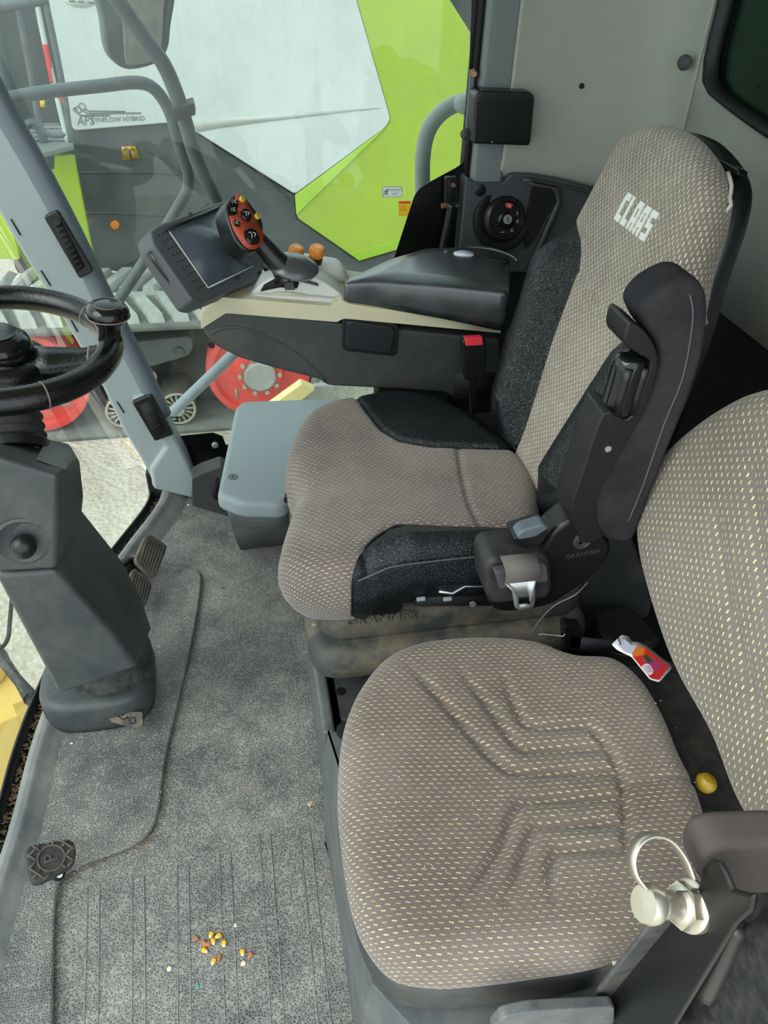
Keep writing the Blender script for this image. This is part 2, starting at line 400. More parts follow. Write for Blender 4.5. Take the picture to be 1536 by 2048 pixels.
GLASSF = glass('windscreen glass', (0.80, 0.86, 0.84, 1), 0.08, 0.12)
GLASSB = glass('dark rear glass', (0.20, 0.32, 0.27, 1), 0.03, 0.02)
WHITEP = plastic('white machine paint', (214, 219, 215), 0.4, dirt=0.06, dscale=2)
LIME = plastic('lime machine paint', (170, 194, 60), 0.4)
GREYP = plastic('dark grey machine panel', (74, 79, 80), 0.55, dirt=0.45, dcol=(104, 108, 104), dscale=2.2)
STRIPE = plastic('pale grey stripe', (196, 200, 194), 0.5)
MGREY = plastic('grey tube paint', (92, 99, 103), 0.5, dirt=0.2, dcol=(160, 162, 156), dscale=18)
BLUETUBE = plastic('pale blue grey tube', (146, 160, 170), 0.45, dirt=0.35, dcol=(190, 190, 182), dscale=25)
REDW = plastic('red wheel paint', (224, 70, 62), 0.5, dirt=0.25, dcol=(190, 120, 105), dscale=5)
TRACKR = plastic('dusty track rubber', (128, 132, 128), 0.85, 0.3, 60, dirt=0.7, dcol=(188, 190, 184), dscale=5)
DARKM = plastic('dark track frame', (70, 72, 70), 0.7, dirt=0.6, dcol=(130, 126, 114), dscale=6)
ROLLER = plastic('dusty roller', (160, 154, 136), 0.7, dirt=0.5, dcol=(196, 190, 170))
YELP = plastic('yellow header paint', (226, 190, 92), 0.5, dirt=0.4, dcol=(200, 180, 120), dscale=8)
STICKY = plastic('yellow sticker', (240, 196, 30), 0.5)
STICKW = plastic('white sticker', (225, 232, 226), 0.5)
GREENI = plastic('green print', (30, 110, 60), 0.5)
GREYI = plastic('grey print', (120, 126, 122), 0.5)
BLACKI = plastic('black print', (24, 24, 24), 0.5)
RUST = plastic('rusty bolt', (150, 110, 84), 0.5, metal=0.6)
MIRG = plastic('dusty mirror glass', (150, 146, 138), 0.3, dirt=0.8, dcol=(182, 176, 164), dscale=20)
DEBRIS = plastic('brown crop debris', (116, 96, 74), 0.9, dirt=0.5, dcol=(170, 140, 96), dscale=60)
BLUEST = plastic('blue plastic scrap', (70, 160, 170), 0.5)
def make_mat_rubber():
    N = NT('pebbled rubber mat'); v = N.n('ShaderNodeTexVoronoi', feature='DISTANCE_TO_EDGE'); v.inputs['Scale'].default_value = 235; v.inputs['Randomness'].default_value = 0.75; N.l(N.pos(), v.inputs[0])
    d = N.ramp(v.outputs['Distance'], 0.05, 0.18); a = N.noise(5, 6, 0.65); b = N.noise(16, 5, 0.7); big = N.noise(2.2, 4, 0.6)
    dust = N.ramp(N.math('ADD', N.math('MULTIPLY', a, 0.6), N.math('MULTIPLY', b, 0.4)), 0.40, 0.62)
    peb = N.mix(dust, c8(62, 66, 67), c8(112, 112, 108)); gap = N.mix(dust, c8(118, 119, 116), c8(166, 162, 153))
    col = N.mix(d, gap, peb); br = N.ramp(N.math('ADD', N.math('MULTIPLY', big, 0.6), N.math('MULTIPLY', b, 0.4)), 0.56, 0.68)
    N.set(Base_Color=N.mix(N.math('MULTIPLY', br, 0.5), col, c8(136, 124, 110)), Roughness=N.math('ADD', N.math('MULTIPLY', dust, 0.25), 0.52))
    N.bump(d, 0.55, 0.0015); return N.m
MAT = make_mat_rubber()
MATS = plastic('smooth mat lip', (112, 117, 118), 0.55, 0.25, 600, dirt=0.7, dcol=(165, 162, 150), dscale=7)
def make_gravel():
    N = NT('pale gravel'); v = N.n('ShaderNodeTexVoronoi'); v.inputs['Scale'].default_value = 26; N.l(N.pos(), v.inputs[0])
    n = N.noise(3, 6, 0.7); n2 = N.noise(40, 4, 0.7)
    N.set(Base_Color=N.mix(N.ramp(N.math('ADD', N.math('MULTIPLY', n, 0.5), N.math('MULTIPLY', n2, 0.5)), 0.4, 0.62), c8(176, 172, 154), c8(214, 208, 190)), Roughness=0.95)
    N.bump(N.math('ADD', v.outputs['Distance'], n2), 0.6, 0.03); return N.m
GRAVEL = make_gravel()
def make_corn():
    N = NT('corn kernel'); z = N.n('ShaderNodeSeparateXYZ'); N.l(N.coords('Generated'), z.inputs[0])
    N.set(Base_Color=N.mix(N.ramp(z.outputs[0], 0.05, 0.4), c8(236, 222, 180), c8(236, 176, 40)), Roughness=0.35); return N.m
CORN = make_corn()
CORNR = plastic('brown corn kernel', (150, 90, 60), 0.4, dirt=0.6, dcol=(214, 160, 90), dscale=120)

# ------------------------------------------------------------------ the cab shell
def struct(o, label=None): return tag(o, label, None, None, 'structure')
FRONT = [hz(a, b, 0.02)[:2] for a, b in ((301, 1016), (215, 1130), (150, 1250), (85, 1390), (42, 1506), (0, 1661))]
FRONT = [np.array([FRONT[0][0]+0.012, 1.80])] + FRONT + [np.array([FRONT[-1][0]-0.02, 0.62]), np.array([FRONT[-1][0]-0.03, 0.35]), np.array([FRONT[-1][0]-0.03, 0.06])]
FR2 = smooth2(FRONT, 6, False)
floor = struct(prism('floor', [tuple(p) for p in FR2]+[(1.0, 0.06), (1.0, 1.80)], FZ(0), -0.05, 0.0, MAT, bevel=0.0, smooth=False), 'worn grey pebbled rubber floor mat of the cab')
# raised front part of the mat, bounded by a soft step
edge = [(392, 1138), (402, 1152), (398, 1200), (384, 1280), (362, 1380), (338, 1480), (326, 1550), (316, 1620), (296, 1665), (250, 1695), (180, 1720), (128, 1748), (112, 1790), (108, 1860), (106, 1950), (105, 2060)]
E3 = [tuple(hz(a, b, 0.012)[:2]) for a, b in edge]
E3 = [tuple(p) for p in smooth2(E3, 4, False)]
lip_in = [tuple(p+np.array([0.05, 0.0])) for p in FR2 if p[1] < E3[0][1]+0.1]
plat = prism('raised_mat', E3 + lip_in[::-1], FZ(0), 0.0005, 0.011, MAT, floor, bevel=0.005)
def lipf(u, v):
    i = u*(len(FR2)-1); a = int(min(i, len(FR2)-2)); p = FR2[a]*(1-(i-a))+FR2[a+1]*(i-a)
    prof = [(0.0, 0.0), (0.012, 0.030), (0.022, 0.036), (0.032, 0.034), (0.044, 0.022), (0.062, 0.010), (0.075, 0.0)]
    k = v*6; b = int(min(k, 5)); q = np.array(prof[b])*(1-(k-b))+np.array(prof[b+1])*(k-b)
    return (p[0]+q[0]+0.006, p[1], q[1])
grid('mat_lip', lipf, 60, 24, MATS, floor)
# embossed double lines in the mat
for a, b in (((188, 1772), (182, 2060)), ((277, 1754), (277, 2060)), ((366, 1728), (369, 2060)), ((450, 1704), (464, 2060)), ((530, 1668), (556, 2060)), ((609, 1657), (650, 2060))):
    p, q = hz(*a, 0)[:2], hz(*b, 0)[:2]; d = unit(q-p); nn = np.array([d[1], -d[0]]); wd = 0.0095
    o1 = [p-nn*wd, p+nn*wd, q+nn*wd, q-nn*wd]; L = [(*x, 0.0006) for x in (q-nn*wd, p-nn*wd, p+nn*wd, q+nn*wd)]
    tube('mat_rib', L, 0.0008, MATS, floor, seg=6)
# black rail with crumbs outside the mat and the sill below the windscreen
rail = struct(loft('trim_1', [[(p[0]-0.030, p[1], -0.05), (p[0]+0.010, p[1], -0.05), (p[0]+0.010, p[1], 0.006), (p[0]-0.006, p[1], 0.004), (p[0]-0.008, p[1], 0.03), (p[0]-0.014, p[1], 0.03), (p[0]-0.030, p[1], -0.02)] for p in FR2], FRIT), 'black rubber seal along the foot of the windscreen')
def wsf(u, v):
    i = u*(len(FR2)-1); a = int(min(i, len(FR2)-2)); p = FR2[a]*(1-(i-a))+FR2[a+1]*(i-a)
    return (p[0]-0.011-0.235*v*1.55-0.02*math.sin(math.pi*v), p[1], 0.028+1.55*v)
ws = struct(grid('window_1', wsf, 50, 12, GLASSF), 'dusty leaning windscreen in front of the steering column')

# right-hand window with its black ceramic border
Y0 = 1.735
fy = FY(Y0)
win = struct(prism('window_2', [(-0.26, 0.08), (0.56, 0.08), (0.56, 1.62), (-0.64, 1.62)], fy, -0.004, 0.0, GLASSR, smooth=False), 'dusty side window looking out on the next machine')
fr1 = fy.pxs(rounded([(945, -60), (965, -60), (965, 560), (775, 560), (790, 510), (833, 378), (931, 325), (935, 250)], 22, 5), 0.002)
prism('ceramic_border', fr1, fy, 0.001, 0.003, FRIT, win, smooth=False)
fr2 = fy.pxs([(345, 885), (358, 872), (425, 865), (445, 872), (452, 890), (700, 800), (700, 1000), (380, 985)], 0.002)
prism('ceramic_border', fr2, fy, 0.001, 0.003, FRIT, win, smooth=False)
lathe('border_screw', [(0.009, 0), (0.009, 0.004), (0.005, 0.006), (0.0, 0.006)], fy.w(*fy.px(430, 888), 0.003), (0, -1, 0), STEEL, win, 16)
for k, (x0, x1) in enumerate(((338, 360), (342, 358), (345, 366))):
    tube('glass_stamp', [fy.w(*fy.px(x0, 834+k*7), 0.002), fy.w(*fy.px(x1, 834+k*7), 0.002)], 0.0016-0.0004*k, BLACKI, win, 5)
wr = struct(box('wall_right', (0.42, 1.785, 0.02), (1.4, 0.06, 0.14), BLACKM), 'dark sill below the side window')

# A-pillar cover with round tube and two vents
fa = FY(1.70)
pil = struct(prism('trim_2', fa.pxs([(-60, 335), (0, 433), (57, 529), (87, 577), (159, 696), (207, 780), (248, 867), (275, 909), (298, 950), (306, 968), (385, 990), (392, 955), (372, 905), (336, 838), (282, 730), (215, 600), (150, 460), (80, 330), (0, 185), (-60, 70)]), fa, 0.0, -0.04, LTGREY, bevel=0.010), 'light grey moulded cover of the front pillar')
tube('pillar_tube', [fa.w(*fa.px(*p), 0.0) for p in ((-60, 82), (0, 205), (80, 345), (150, 478), (215, 612), (282, 740), (325, 830))], 0.0225, TUBEG, pil, 18, sm=3)
prism('pillar_foot', fa.pxs([(262, 790), (310, 775), (345, 850), (395, 950), (388, 990), (306, 970), (300, 930), (330, 885)]), fa, -0.01, 0.022, LTGREY, pil, bevel=0.012, seg=3)
for q, n in (([(88, 432), (116, 418), (188, 540), (160, 556)], 9), ([(264, 802), (303, 786), (348, 866), (310, 880)], 2)):
    p2 = fa.pxs(q, 0.022); v = prism('air_vent', rounded(p2, 0.006), fa, 0.014, 0.030, BLACK, pil, bevel=0.003)
    cc = np.mean(p2, 0); inn = [tuple(cc+(np.array(a)-cc)*np.array([0.62, 0.8])) for a in p2]
    prism('vent_slot', inn, fa, 0.029, 0.0308, BLACKM, v)
    a0, a1 = (np.array(inn[0])+np.array(inn[1]))/2, (np.array(inn[2])+np.array(inn[3]))/2; sl = unit(np.array(inn[1])-np.array(inn[0]))
    for k in range(n):
        m = a0+(a1-a0)*(k+0.7)/(n+0.4); hw = 0.0075 if n > 5 else 0.010
        box('louvre', fa.w(*m, 0.032), (hw*2, 0.0025, 0.006), BLACK, v, ((sl[0], 0, sl[1]), (-sl[1], 0, sl[0]), (0, -1, 0)), bevel=0.0006)
for a, b in (((22, 438), (41, 470)), ((82, 541), (101, 571)), ((141, 638), (155, 663)), ((234, 803), (248, 825))):
    p, q = fa.w(*fa.px(*a), 0.001), fa.w(*fa.px(*b), 0.001); tube('slit', [p, q], 0.0016, BLACKM, pil, 6)

# C-pillar, cloth liner, rear wall with window
fc = FY(1.70)
cp = struct(prism('trim_3', [(0.525, 0.80), (0.60, 0.80), (0.60, 1.64), (0.525, 1.64)], fc, -0.07, 0.0, LTGREY, bevel=0.012, seg=3), 'grey post cover beside the side window')
cp.data.materials[0] = plastic('mid grey post plastic', (112, 120, 119), 0.5, 0.2, 800)
prism('post_groove', [(0.515, 0.80), (0.522, 0.80), (0.522, 1.64), (0.515, 1.64)], fc, -0.06, -0.010, BLACKM, cp)
LP = [(0.590, 1.695), (0.64, 1.703), (0.72, 1.705), (0.80, 1.700), (0.865, 1.688), (0.905, 1.662), (0.923, 1.625), (0.928, 1.575)]
LP = smooth2(LP, 4, False)
def linf(u, v):
    i = u*(len(LP)-1); a = int(min(i, len(LP)-2)); p = LP[a]*(1-(i-a))+LP[a+1]*(i-a)
    zb = 0.835-0.055*u-0.02*u*u
    rr = 0.02*max(0, 1-v*25)
    return (p[0], p[1]+rr, zb+(1.64-zb)*v)
lin = struct(grid('wall_corner', linf, 40, 40, LINER, thick=0.006), 'grey cloth liner curving round the rear corner')
fxr = FX(0.930)
win_in = [(-y, z) for y, z in ((1.545, 1.60), (1.562, 1.18), (1.560, 1.085), (1.545, 1.048), (1.51, 1.032), (1.30, 1.002), (0.9, 0.965), (0.45, 0.965), (0.40, 1.0), (0.40, 1.60))]
win_in = resample(smooth2(win_in, 6), 96)
if area2(win_in) < 0: win_in = win_in[::-1]
cc = np.array([-1.0, 1.3])
def outer_pt(p):
    d = np.array(p)-cc; k = 1e9
    for lo, hi, i in ((-1.60, -0.05, 0), (0.69, 1.70, 1)):
        if abs(d[i]) > 1e-9: k = min(k, ((hi if d[i] > 0 else lo)-cc[i])/d[i])
    return cc+d*max(k, 1.0001)
win_out = [outer_pt(p) for p in win_in]
rw = struct(ringprism('wall_rear', win_out, win_in, fxr, -0.02, 0.0, LINER), 'grey cloth lined rear wall behind the seats')
rim = [np.array(p)+unit(cc-np.array(p))*0.016 for p in win_in]
rb = struct(ringprism('window_3', win_in, rim, fxr, -0.035, 0.006, plastic('window rubber', (24, 25, 26), 0.55)), 'rear window with thick black rubber surround')
prism('pane', [tuple(p) for p in rim], fxr, -0.022, -0.018, GLASSB, rb, smooth=False)
tank = struct(box('wall_tank', (1.45, 1.2, 1.2), (0.05, 4.4, 2.2), plastic('dark green tank wall', (40, 66, 54), 0.5, dirt=0.5, dcol=(70, 84, 66), dscale=4)), 'dark green tank wall behind the rear window')
lw = struct(box('wall_lower', (0.965, 0.9, 0.35), (0.03, 1.66, 0.69), BLACKM), 'dark lower rear wall behind the seats')
tag(lathe('liner_button', [(0.014, 0), (0.014, 0.004), (0.010, 0.007), (0, 0.007)], hx(1370, 125, 0.905), (-0.7, -0.7, 0), DKGREY), 'round grey clip button in the cloth liner near the rear window', 'button')
tag(lathe('screw_hole', [(0.0055, 0), (0.0055, 0.002), (0.003, 0.0022), (0, 0.0022)], hy(1163, 172, 1.70), (0, -1, 0), BLACKM, seg=14), 'tiny dark hole in the cloth liner above the switch box', 'hole')
# roof and door posts, out of view but part of the cab
struct(box('wall_quarter', (0.76, 1.765, 0.42), (0.48, 0.05, 0.84), BLACKM), 'dark side wall under the ignition panel')
struct(box('ceiling', (0.2, 0.95, 1.70), (1.75, 1.75, 0.10), LINER, bevel=0.02), 'cab roof lining')
struct(tube('trim_4', [(0.93, 0.05, 0.0), (0.93, 0.05, 1.65)], 0.05, DKGREY), 'rear door post')

# moulded quarter panel with the ignition lock
fq = FY(1.69)
qp = thing('ignition_panel', (0.68, 1.72, 0.62), 'dark grey moulded side panel with ignition lock below the cloth liner', 'panel')
prism('panel', rounded(fq.pxs([(932, 352), (950, 366), (1010, 366), (1022, 348), (1070, 350), (1130, 362), (1200, 384), (1190, 470), (1085, 545), (915, 545)]), 0.012), fq, -0.05, 0.0, plastic('quarter panel grey', (64, 70, 71), 0.5, 0.3, 900), qp, bevel=0.008, seg=3)
kc = fq.px(1006, 437); ko = fq.w(*kc, 0)
ax = unit((0.10, -1, 0.22))
lathe('bowl', [(0.072, -0.004), (0.070, 0.006), (0.060, 0.008), (0.050, 0.004), (0.047, 0.016), (0.043, 0.020), (0.039, 0.020), (0.036, 0.015), (0.0, 0.015)], ko, ax, BLACK, qp, 48)
fk = Fr(ko+ax*0.015, np.cross((0, 0, 1), -ax)*-1, unit(np.cross(ax, np.cross((0, 0, 1), ax))), ax)
fk = Fr(ko+ax*0.0155, unit(np.cross((0, 0, 1.0), ax)), unit(np.cross(ax, np.cross((0, 0, 1.0), ax))), ax)
lock = lathe('lock_barrel', [(0.020, 0), (0.020, 0.006), (0.016, 0.008), (0.0, 0.008)], fk.o, ax, BLACKG, qp, 28)
lathe('lock_face', [(0.010, 0.008), (0.010, 0.0105), (0.0, 0.0105)], fk.o, ax, STEEL, lock, 24)
box('key_slot', fk.w(0, 0, 0.0108), (0.0022, 0.011, 0.0008), BLACKI, lock, (fk.e1, fk.e2, fk.n), bevel=0)
def ringseg(a0, a1, r0, r1, n=6):
    return [(r0*math.cos(a0+(a1-a0)*i/n), r0*math.sin(a0+(a1-a0)*i/n)) for i in range(n+1)]+[(r1*math.cos(a1+(a0-a1)*i/n), r1*math.sin(a1+(a0-a1)*i/n)) for i in range(n+1)]
prism('red_mark', ringseg(math.radians(60), math.radians(92), 0.024, 0.034), fk, 0.0, 0.0012, REDP, qp)
for a in (-12, -58, 76):
    cx, cy = 0.0285*math.cos(math.radians(a)), 0.0285*math.sin(math.radians(a))
    V = resample(rounded([(cx-0.0022, cy-0.003), (cx+0.0022, cy-0.003), (cx+0.0024, cy+0.001), (cx, cy+0.004), (cx-0.0024, cy+0.001)], 0.002), 20)
    tube('lock_symbol', [fk.w(*p, 0.0014) for p in V], 0.0005, LOGOW, qp, 5, True)
z0 = np.array([0.0285*math.cos(math.radians(22)), 0.0285*math.sin(math.radians(22))])
tube('bolt_symbol', [fk.w(*(z0+np.array(p)), 0.0014) for p in ((0.001, 0.004), (-0.0015, 0.0003), (0.0015, 0.0), (-0.001, -0.004))], 0.0006, LOGOW, qp, 5)
tube('wave_symbol', [fk.w(-0.011+0.002*k, -0.0275+0.0008*(k % 2), 0.0014) for k in range(5)], 0.0005, LOGOW, qp, 5)
lathe('plug', [(0.013, 0), (0.013, 0.002), (0.011, 0.003), (0, 0.003)], fq.w(*fq.px(960, 380), 0), (0, -1, 0), BLACK, qp, 24)
prism('recess_tray', rounded(fq.pxs([(1062, 366), (1108, 372), (1112, 392), (1072, 470), (1050, 500), (1046, 470)]), 0.006), fq, 0.0005, 0.006, BLACK, qp, bevel=0.003)
ringprism('ledge', resample(rounded(fq.pxs([(1040, 352), (1200, 384), (1190, 470), (1085, 545), (1050, 540), (1112, 400), (1104, 376), (1050, 368)]), 0.004), 60), resample(rounded(fq.pxs([(1055, 357), (1185, 386), (1175, 465), (1085, 530), (1068, 530), (1122, 400), (1112, 372), (1065, 364)]), 0.004), 60), fq, 0.0, 0.012, DKGREY, qp)
# black switch box on the post, bumper and bolt on its plate
fb = FY(1.66)
sb = thing('switch_box', (0.6, 1.68, 0.9), 'black plastic box fixed to the grey post by the window', 'box')
prism('housing', rounded(fb.pxs([(950, 192), (960, 181), (1062, 184), (1070, 194), (1062, 285), (1058, 292), (946, 288)]), 0.006), fb, -0.05, 0.0, plastic('satin black box', (20, 23, 24), 0.3, 0.1), sb, bevel=0.007, seg=3)
prism('lid', rounded(fb.pxs([(951, 205), (962, 183), (1062, 186), (1068, 200)]), 0.003), fb, 0.0, 0.004, BLACK, sb, bevel=0.003)
lathe('led', [(0.0015, 0), (0.0015, 0.001), (0, 0.001)], fb.w(*fb.px(984, 284), 0.0), (0, -1, 0), STEEL, sb, 8)
hp_ = thing('bumper_plate', (0.50, 1.70, 0.92), 'grey steel plate with rusty bolt and rubber bumper on the window edge', 'plate')
fh = FY(1.715)
prism('plate', rounded(fh.pxs([(940, 140), (952, 135), (956, 160), (944, 262), (936, 282), (930, 268), (936, 200)]), 0.003), fh, -0.004, 0.004, TUBEG, hp_, bevel=0.001)
lathe('bolt', [(0.008, 0), (0.008, 0.008), (0.006, 0.010), (0, 0.010)], fh.w(*fh.px(947, 146), 0.004), (-0.3, -1, 0), RUST, hp_, 6)
lathe('bumper', [(0.009, 0), (0.012, 0.004), (0.012, 0.010), (0.008, 0.018), (0, 0.021)], fh.w(*fh.px(938, 267), 0.002), (-1, -0.4, 0.0), RUBBER, hp_, 20)
# emergency-exit latch with its gas strut
la = thing('window_latch', (0.47, 1.70, 0.66), 'black latch bracket with gas strut at the lower corner of the side window', 'latch')
prism('bracket', rounded(fh.pxs([(888, 352), (912, 350), (914, 405), (886, 408)]), 0.003), fh, 0.0, 0.012, BLACK, la, bevel=0.002)
prism('bracket_slot', rounded(fh.pxs([(894, 356), (907, 355), (908, 400), (893, 402)]), 0.002), fh, 0.012, 0.0135, BLACKM, la)
lathe('bolt', [(0.005, 0), (0.005, 0.005), (0, 0.005)], fh.w(*fh.px(903, 366), 0.013), (0, -1, 0), RUST, la, 6)
tube('strut', [fh.w(*fh.px(*p), 0.012) for p in ((900, 404), (896, 430), (888, 470), (878, 520))], 0.010, BLACK, la, 14, sm=3)
tube('pivot_pin', [fh.w(*fh.px(890, 408), 0.012), fh.w(*fh.px(928, 409), 0.012)], 0.005, DKGREY, la, 12)
lathe('nut', [(0.006, -0.004), (0.006, 0.006), (0, 0.006)], fh.w(*fh.px(886, 408), 0.012), (-1, -0.2, 0), RUST, la, 6)
# stickers on the glass
ex = thing('emergency_exit_sticker', fy.w(*fy.px(784, 392)), 'white emergency exit sticker with green running figure on the side window', 'sticker')
sp = fy.pxs([(764, 374), (803, 373), (805, 393), (766, 395)], 0.002)
prism('backing', [tuple(p) for p in sp], fy, 0.0005, 0.0015, STICKW, ex, smooth=False)
tube('border_line', [fy.w(*p, 0.0017) for p in resample(sp, 40)], 0.0005, GREYI, ex, 5, True)
g0 = np.array(fy.px(771.5, 385, 0.002)); u = 0.0042
for nm, L in (('running_figure', [[(-1.6, -1.6), (-0.6, -0.8), (0.1, 0.4), (0.5, 1.2)], [(0.1, -0.2), (1.2, -0.9), (1.0, -2.0)], [(-1.4, 0.8), (0.3, 1.2), (1.5, 0.4)]]),):
    for pl in L: tube(nm, [fy.w(*(g0+np.array(p)*u*0.7), 0.0017) for p in pl], 0.0010, GREENI, ex, 6)
lathe('running_figure', [(0.0016, 0), (0.0016, 0.0006), (0, 0.0006)], fy.w(*(g0+np.array((0.9, 2.0))*u*0.7), 0.0015), (0, -1, 0), GREENI, ex, 12)
text('sticker_text', 'EMERGENCY', fy, *fy.px(790, 380, 0.002), 0.0065, GREYI, ex, h=0.0016, ext=0.0002)
text('sticker_text', 'EXIT', fy, *fy.px(790, 388, 0.002), 0.0065, GREYI, ex, h=0.0016, ext=0.0002)
wsk = thing('warning_sticker', fy.w(*fy.px(806, 417)), 'yellow warning sticker with red header on the side window edge', 'sticker')
wp = fy.pxs([(797, 402), (822, 402), (820, 433), (797, 432)], 0.002)
prism('backing', [tuple(p) for p in wp], fy, 0.0004, 0.0009, STICKY, wsk, smooth=False)
prism('red_header', fy.pxs([(798, 403), (821, 403), (821, 407), (798, 407)], 0.002), fy, 0.0009, 0.0013, REDP, wsk, smooth=False)
t3 = [np.array(fy.px(*p, 0.002)) for p in ((800, 420), (812, 420), (806, 410))]
tube('triangle', [fy.w(*p, 0.0012) for p in resample(t3, 18)], 0.0007, plastic('orange print', (210, 120, 20), 0.5), wsk, 5, True)

# ------------------------------------------------------------------ outside: yard, the neighbouring combine, mirror and rails
struct(prism('ground', [(-30, -8), (30, -8), (30, 50), (-30, 50)], FZ(-1.92), -0.1, 0.0, GRAVEL, smooth=False), 'pale gravel yard')
cb = thing('combine_harvester', (-0.3, 6.0, -1.92), 'white and lime green combine harvester on tracks parked alongside, seen through the window', 'vehicle')
YB = 6.3; fbp = FY(YB)
def panel(name, px, mat, h0=0.0, h1=0.05, fr=fbp, bevel=0.01, r=0.0, parent=cb):
    p = fr.pxs(px, h1)
    return prism(name, rounded(p, r) if r else p, fr, h0, h1, mat, parent, bevel)
panel('side_panel', [(60, -80), (92, 0), (130, 200), (146, 262), (340, 246), (392, 264), (590, 389), (771, 256), (781, 240), (778, 226), (713, 0), (690, -80)], WHITEP, r=0.03)
stp = panel('grey_stripe', [(380, 243), (560, 229), (763, 216), (560, 240), (440, 256), (395, 264)], STRIPE, 0.05, 0.054, bevel=0)
panel('green_panel', [(690, -80), (713, 0), (778, 226), (781, 240), (771, 256), (590, 389), (594, 436), (718, 522), (980, 430), (1010, 170), (952, 82), (900, 0), (850, -80)], LIME, -0.01, 0.04, r=0.03)
panel('green_facet', [(593, 430), (770, 257), (590, 391)], plastic('lime facet', (178, 214, 66), 0.4), 0.04, 0.052, bevel=0.004)
panel('green_facet', [(700, 508), (980, 425), (980, 445), (718, 522)], plastic('lime lower facet', (160, 198, 44), 0.45), 0.04, 0.05, bevel=0.004)
dk = panel('dark_panel', [(100, 262), (340, 248), (392, 266), (589, 391), (593, 437), (718, 524), (1000, 440), (1000, 640), (700, 640), (120, 520)], GREYP, -0.06, 0.0)
for px in ([(450, 290), (520, 345), (580, 400)], [(172, 425), (260, 428), (400, 436)], [(250, 530), (330, 480), (420, 400)], [(290, 300), (330, 320), (370, 350)], [(160, 345), (370, 350), (430, 400)]):
    tube('panel_seam', [fbp.w(*fbp.px(*p), 0.0) for p in px], 0.008, DARKM, dk, 6, sm=3)
gl = FY(5.95)
panel('green_door', [(70, 312), (148, 312), (155, 350), (190, 528), (150, 500), (60, 430), (0, 330), (40, 318)], LIME, 0.0, 0.05, gl, r=0.02)
panel('green_flank', [(-330, 360), (10, 420), (36, 500), (40, 520), (-330, 500)], LIME, 0.0, 0.05, gl, r=0.02)
panel('reflector', [(222, 446), (229, 442), (236, 445), (239, 451), (236, 457), (229, 460), (223, 456), (220, 451)], AMBER, 0.0, 0.03, bevel=0.006)
ws_ = panel('warning_plate', [(243, 294), (270, 293), (279, 317), (246, 319)], STICKY, 0.0, 0.012, bevel=0)
for x, y in ((253, 308), (268, 309)):
    prism('pictogram', [tuple(np.array(fbp.px(x, y, 0.012))+np.array(p)*0.03) for p in ((-1, -1), (1, -1), (1, 1), (-1, 1))], fbp, 0.012, 0.014, plastic('dull pictogram', (150, 120, 40), 0.6), ws_)
tube('pictogram', [fbp.w(*fbp.px(x, y, 0.012), 0.013) for x, y in ((247, 299), (253, 296), (258, 300), (264, 296), (270, 299))], 0.008, plastic('dull pictogram line', (150, 120, 40), 0.6), ws_, 5)
# name of the threshing system with its drum graphic
lg = fbp.w(*fbp.px(215, 235, 0.05), 0.05); FL = Fr(lg, unit(fbp.w(*fbp.px(280, 235, 0.05))-fbp.w(*fbp.px(153, 243, 0.05))), (0, 0, 1)); FL = Fr(lg, FL.e1, unit(np.cross((0, -1, 0), FL.e1)))
text('lettering', 'APS', fbp, *fbp.px(170, 242, 0.052), 0.085, GREYI, cb, h=0.052, ext=0.002, ang=0.02, shear=0.25, sx=0.85)
text('lettering', 'SYNFLOW HYBRID', fbp, *fbp.px(236, 239, 0.052), 0.044, GREYI, cb, h=0.052, ext=0.002, ang=0.035, shear=0.1)
for (x, y, r) in ((150, 219, 0.012), (156, 219, 0.020), (164, 213, 0.022)):
    q = np.array(fbp.px(x, y, 0.052)); tube('drum_graphic', [fbp.w(*(q+r*np.array((math.cos(t), math.sin(t)))), 0.053) for t in np.linspace(0, 2*math.pi, 20, endpoint=False)], 0.0025, GREYI, cb, 5, True)
for px in ([(167, 217), (178, 222), (250, 223)], [(165, 221), (176, 227), (282, 226)], [(152, 224), (162, 231), (220, 231)]):
    tube('drum_graphic', [fbp.w(*fbp.px(*p, 0.052), 0.053) for p in px], 0.0045, GREYI, cb, 5)
panel('round_badge', [(124, -10), (200, -10), (193, 8), (172, 15), (150, 14), (130, 5)], STICKW, 0.05, 0.055, bevel=0)
for x0, x1, y in ((138, 150, 2), (156, 168, 3), (176, 188, 5)): tube('badge_print', [fbp.w(*fbp.px(x0, y, 0.056), 0.056), fbp.w(*fbp.px(x1, y+1, 0.056), 0.056)], 0.006, GREYI, cb, 5)
panel('top_rail', [(905, -60), (965, -60), (975, 90), (950, 78)], STRIPE, -0.4, -0.35)
box('machine_body', (0.85, 7.35, 0.0), (5.2, 1.6, 2.3), GREYP, cb, bevel=0.05)
# cab side, platform and rails of the neighbour
panel('dark_door', [(-120, 8), (95, 10), (132, 200), (138, 262), (-120, 262)], plastic('dark cab glass', (64, 72, 72), 0.5, dirt=0.5, dcol=(90, 98, 96), dscale=3), -0.2, -0.1)
fr5 = FY(5.6)
def rail_(name, px, r, mat, fr=fr5, parent=cb, sm=4): return tube(name, [fr.w(*fr.px(*p)) for p in px], r, mat, parent, 10, sm=sm)
rail_('post', [(34, 8), (52, 100), (68, 190), (80, 250), (100, 270), (132, 268)], 0.018, MGREY)
rail_('post', [(74, 8), (95, 110), (118, 210), (136, 285)], 0.017, plastic('white post', (205, 212, 208), 0.5))
rail_('post', [(90, 0), (112, 105), (130, 200), (141, 285)], 0.020, MGREY)
rail_('post', [(-10, 60), (8, 150), (28, 240)], 0.03, MGREY)
rail_('red_strip', [(90, 88), (98, 125), (106, 165)], 0.018, REDW)
rail_('red_strip', [(112, 190), (126, 200), (132, 215)], 0.016, REDW)
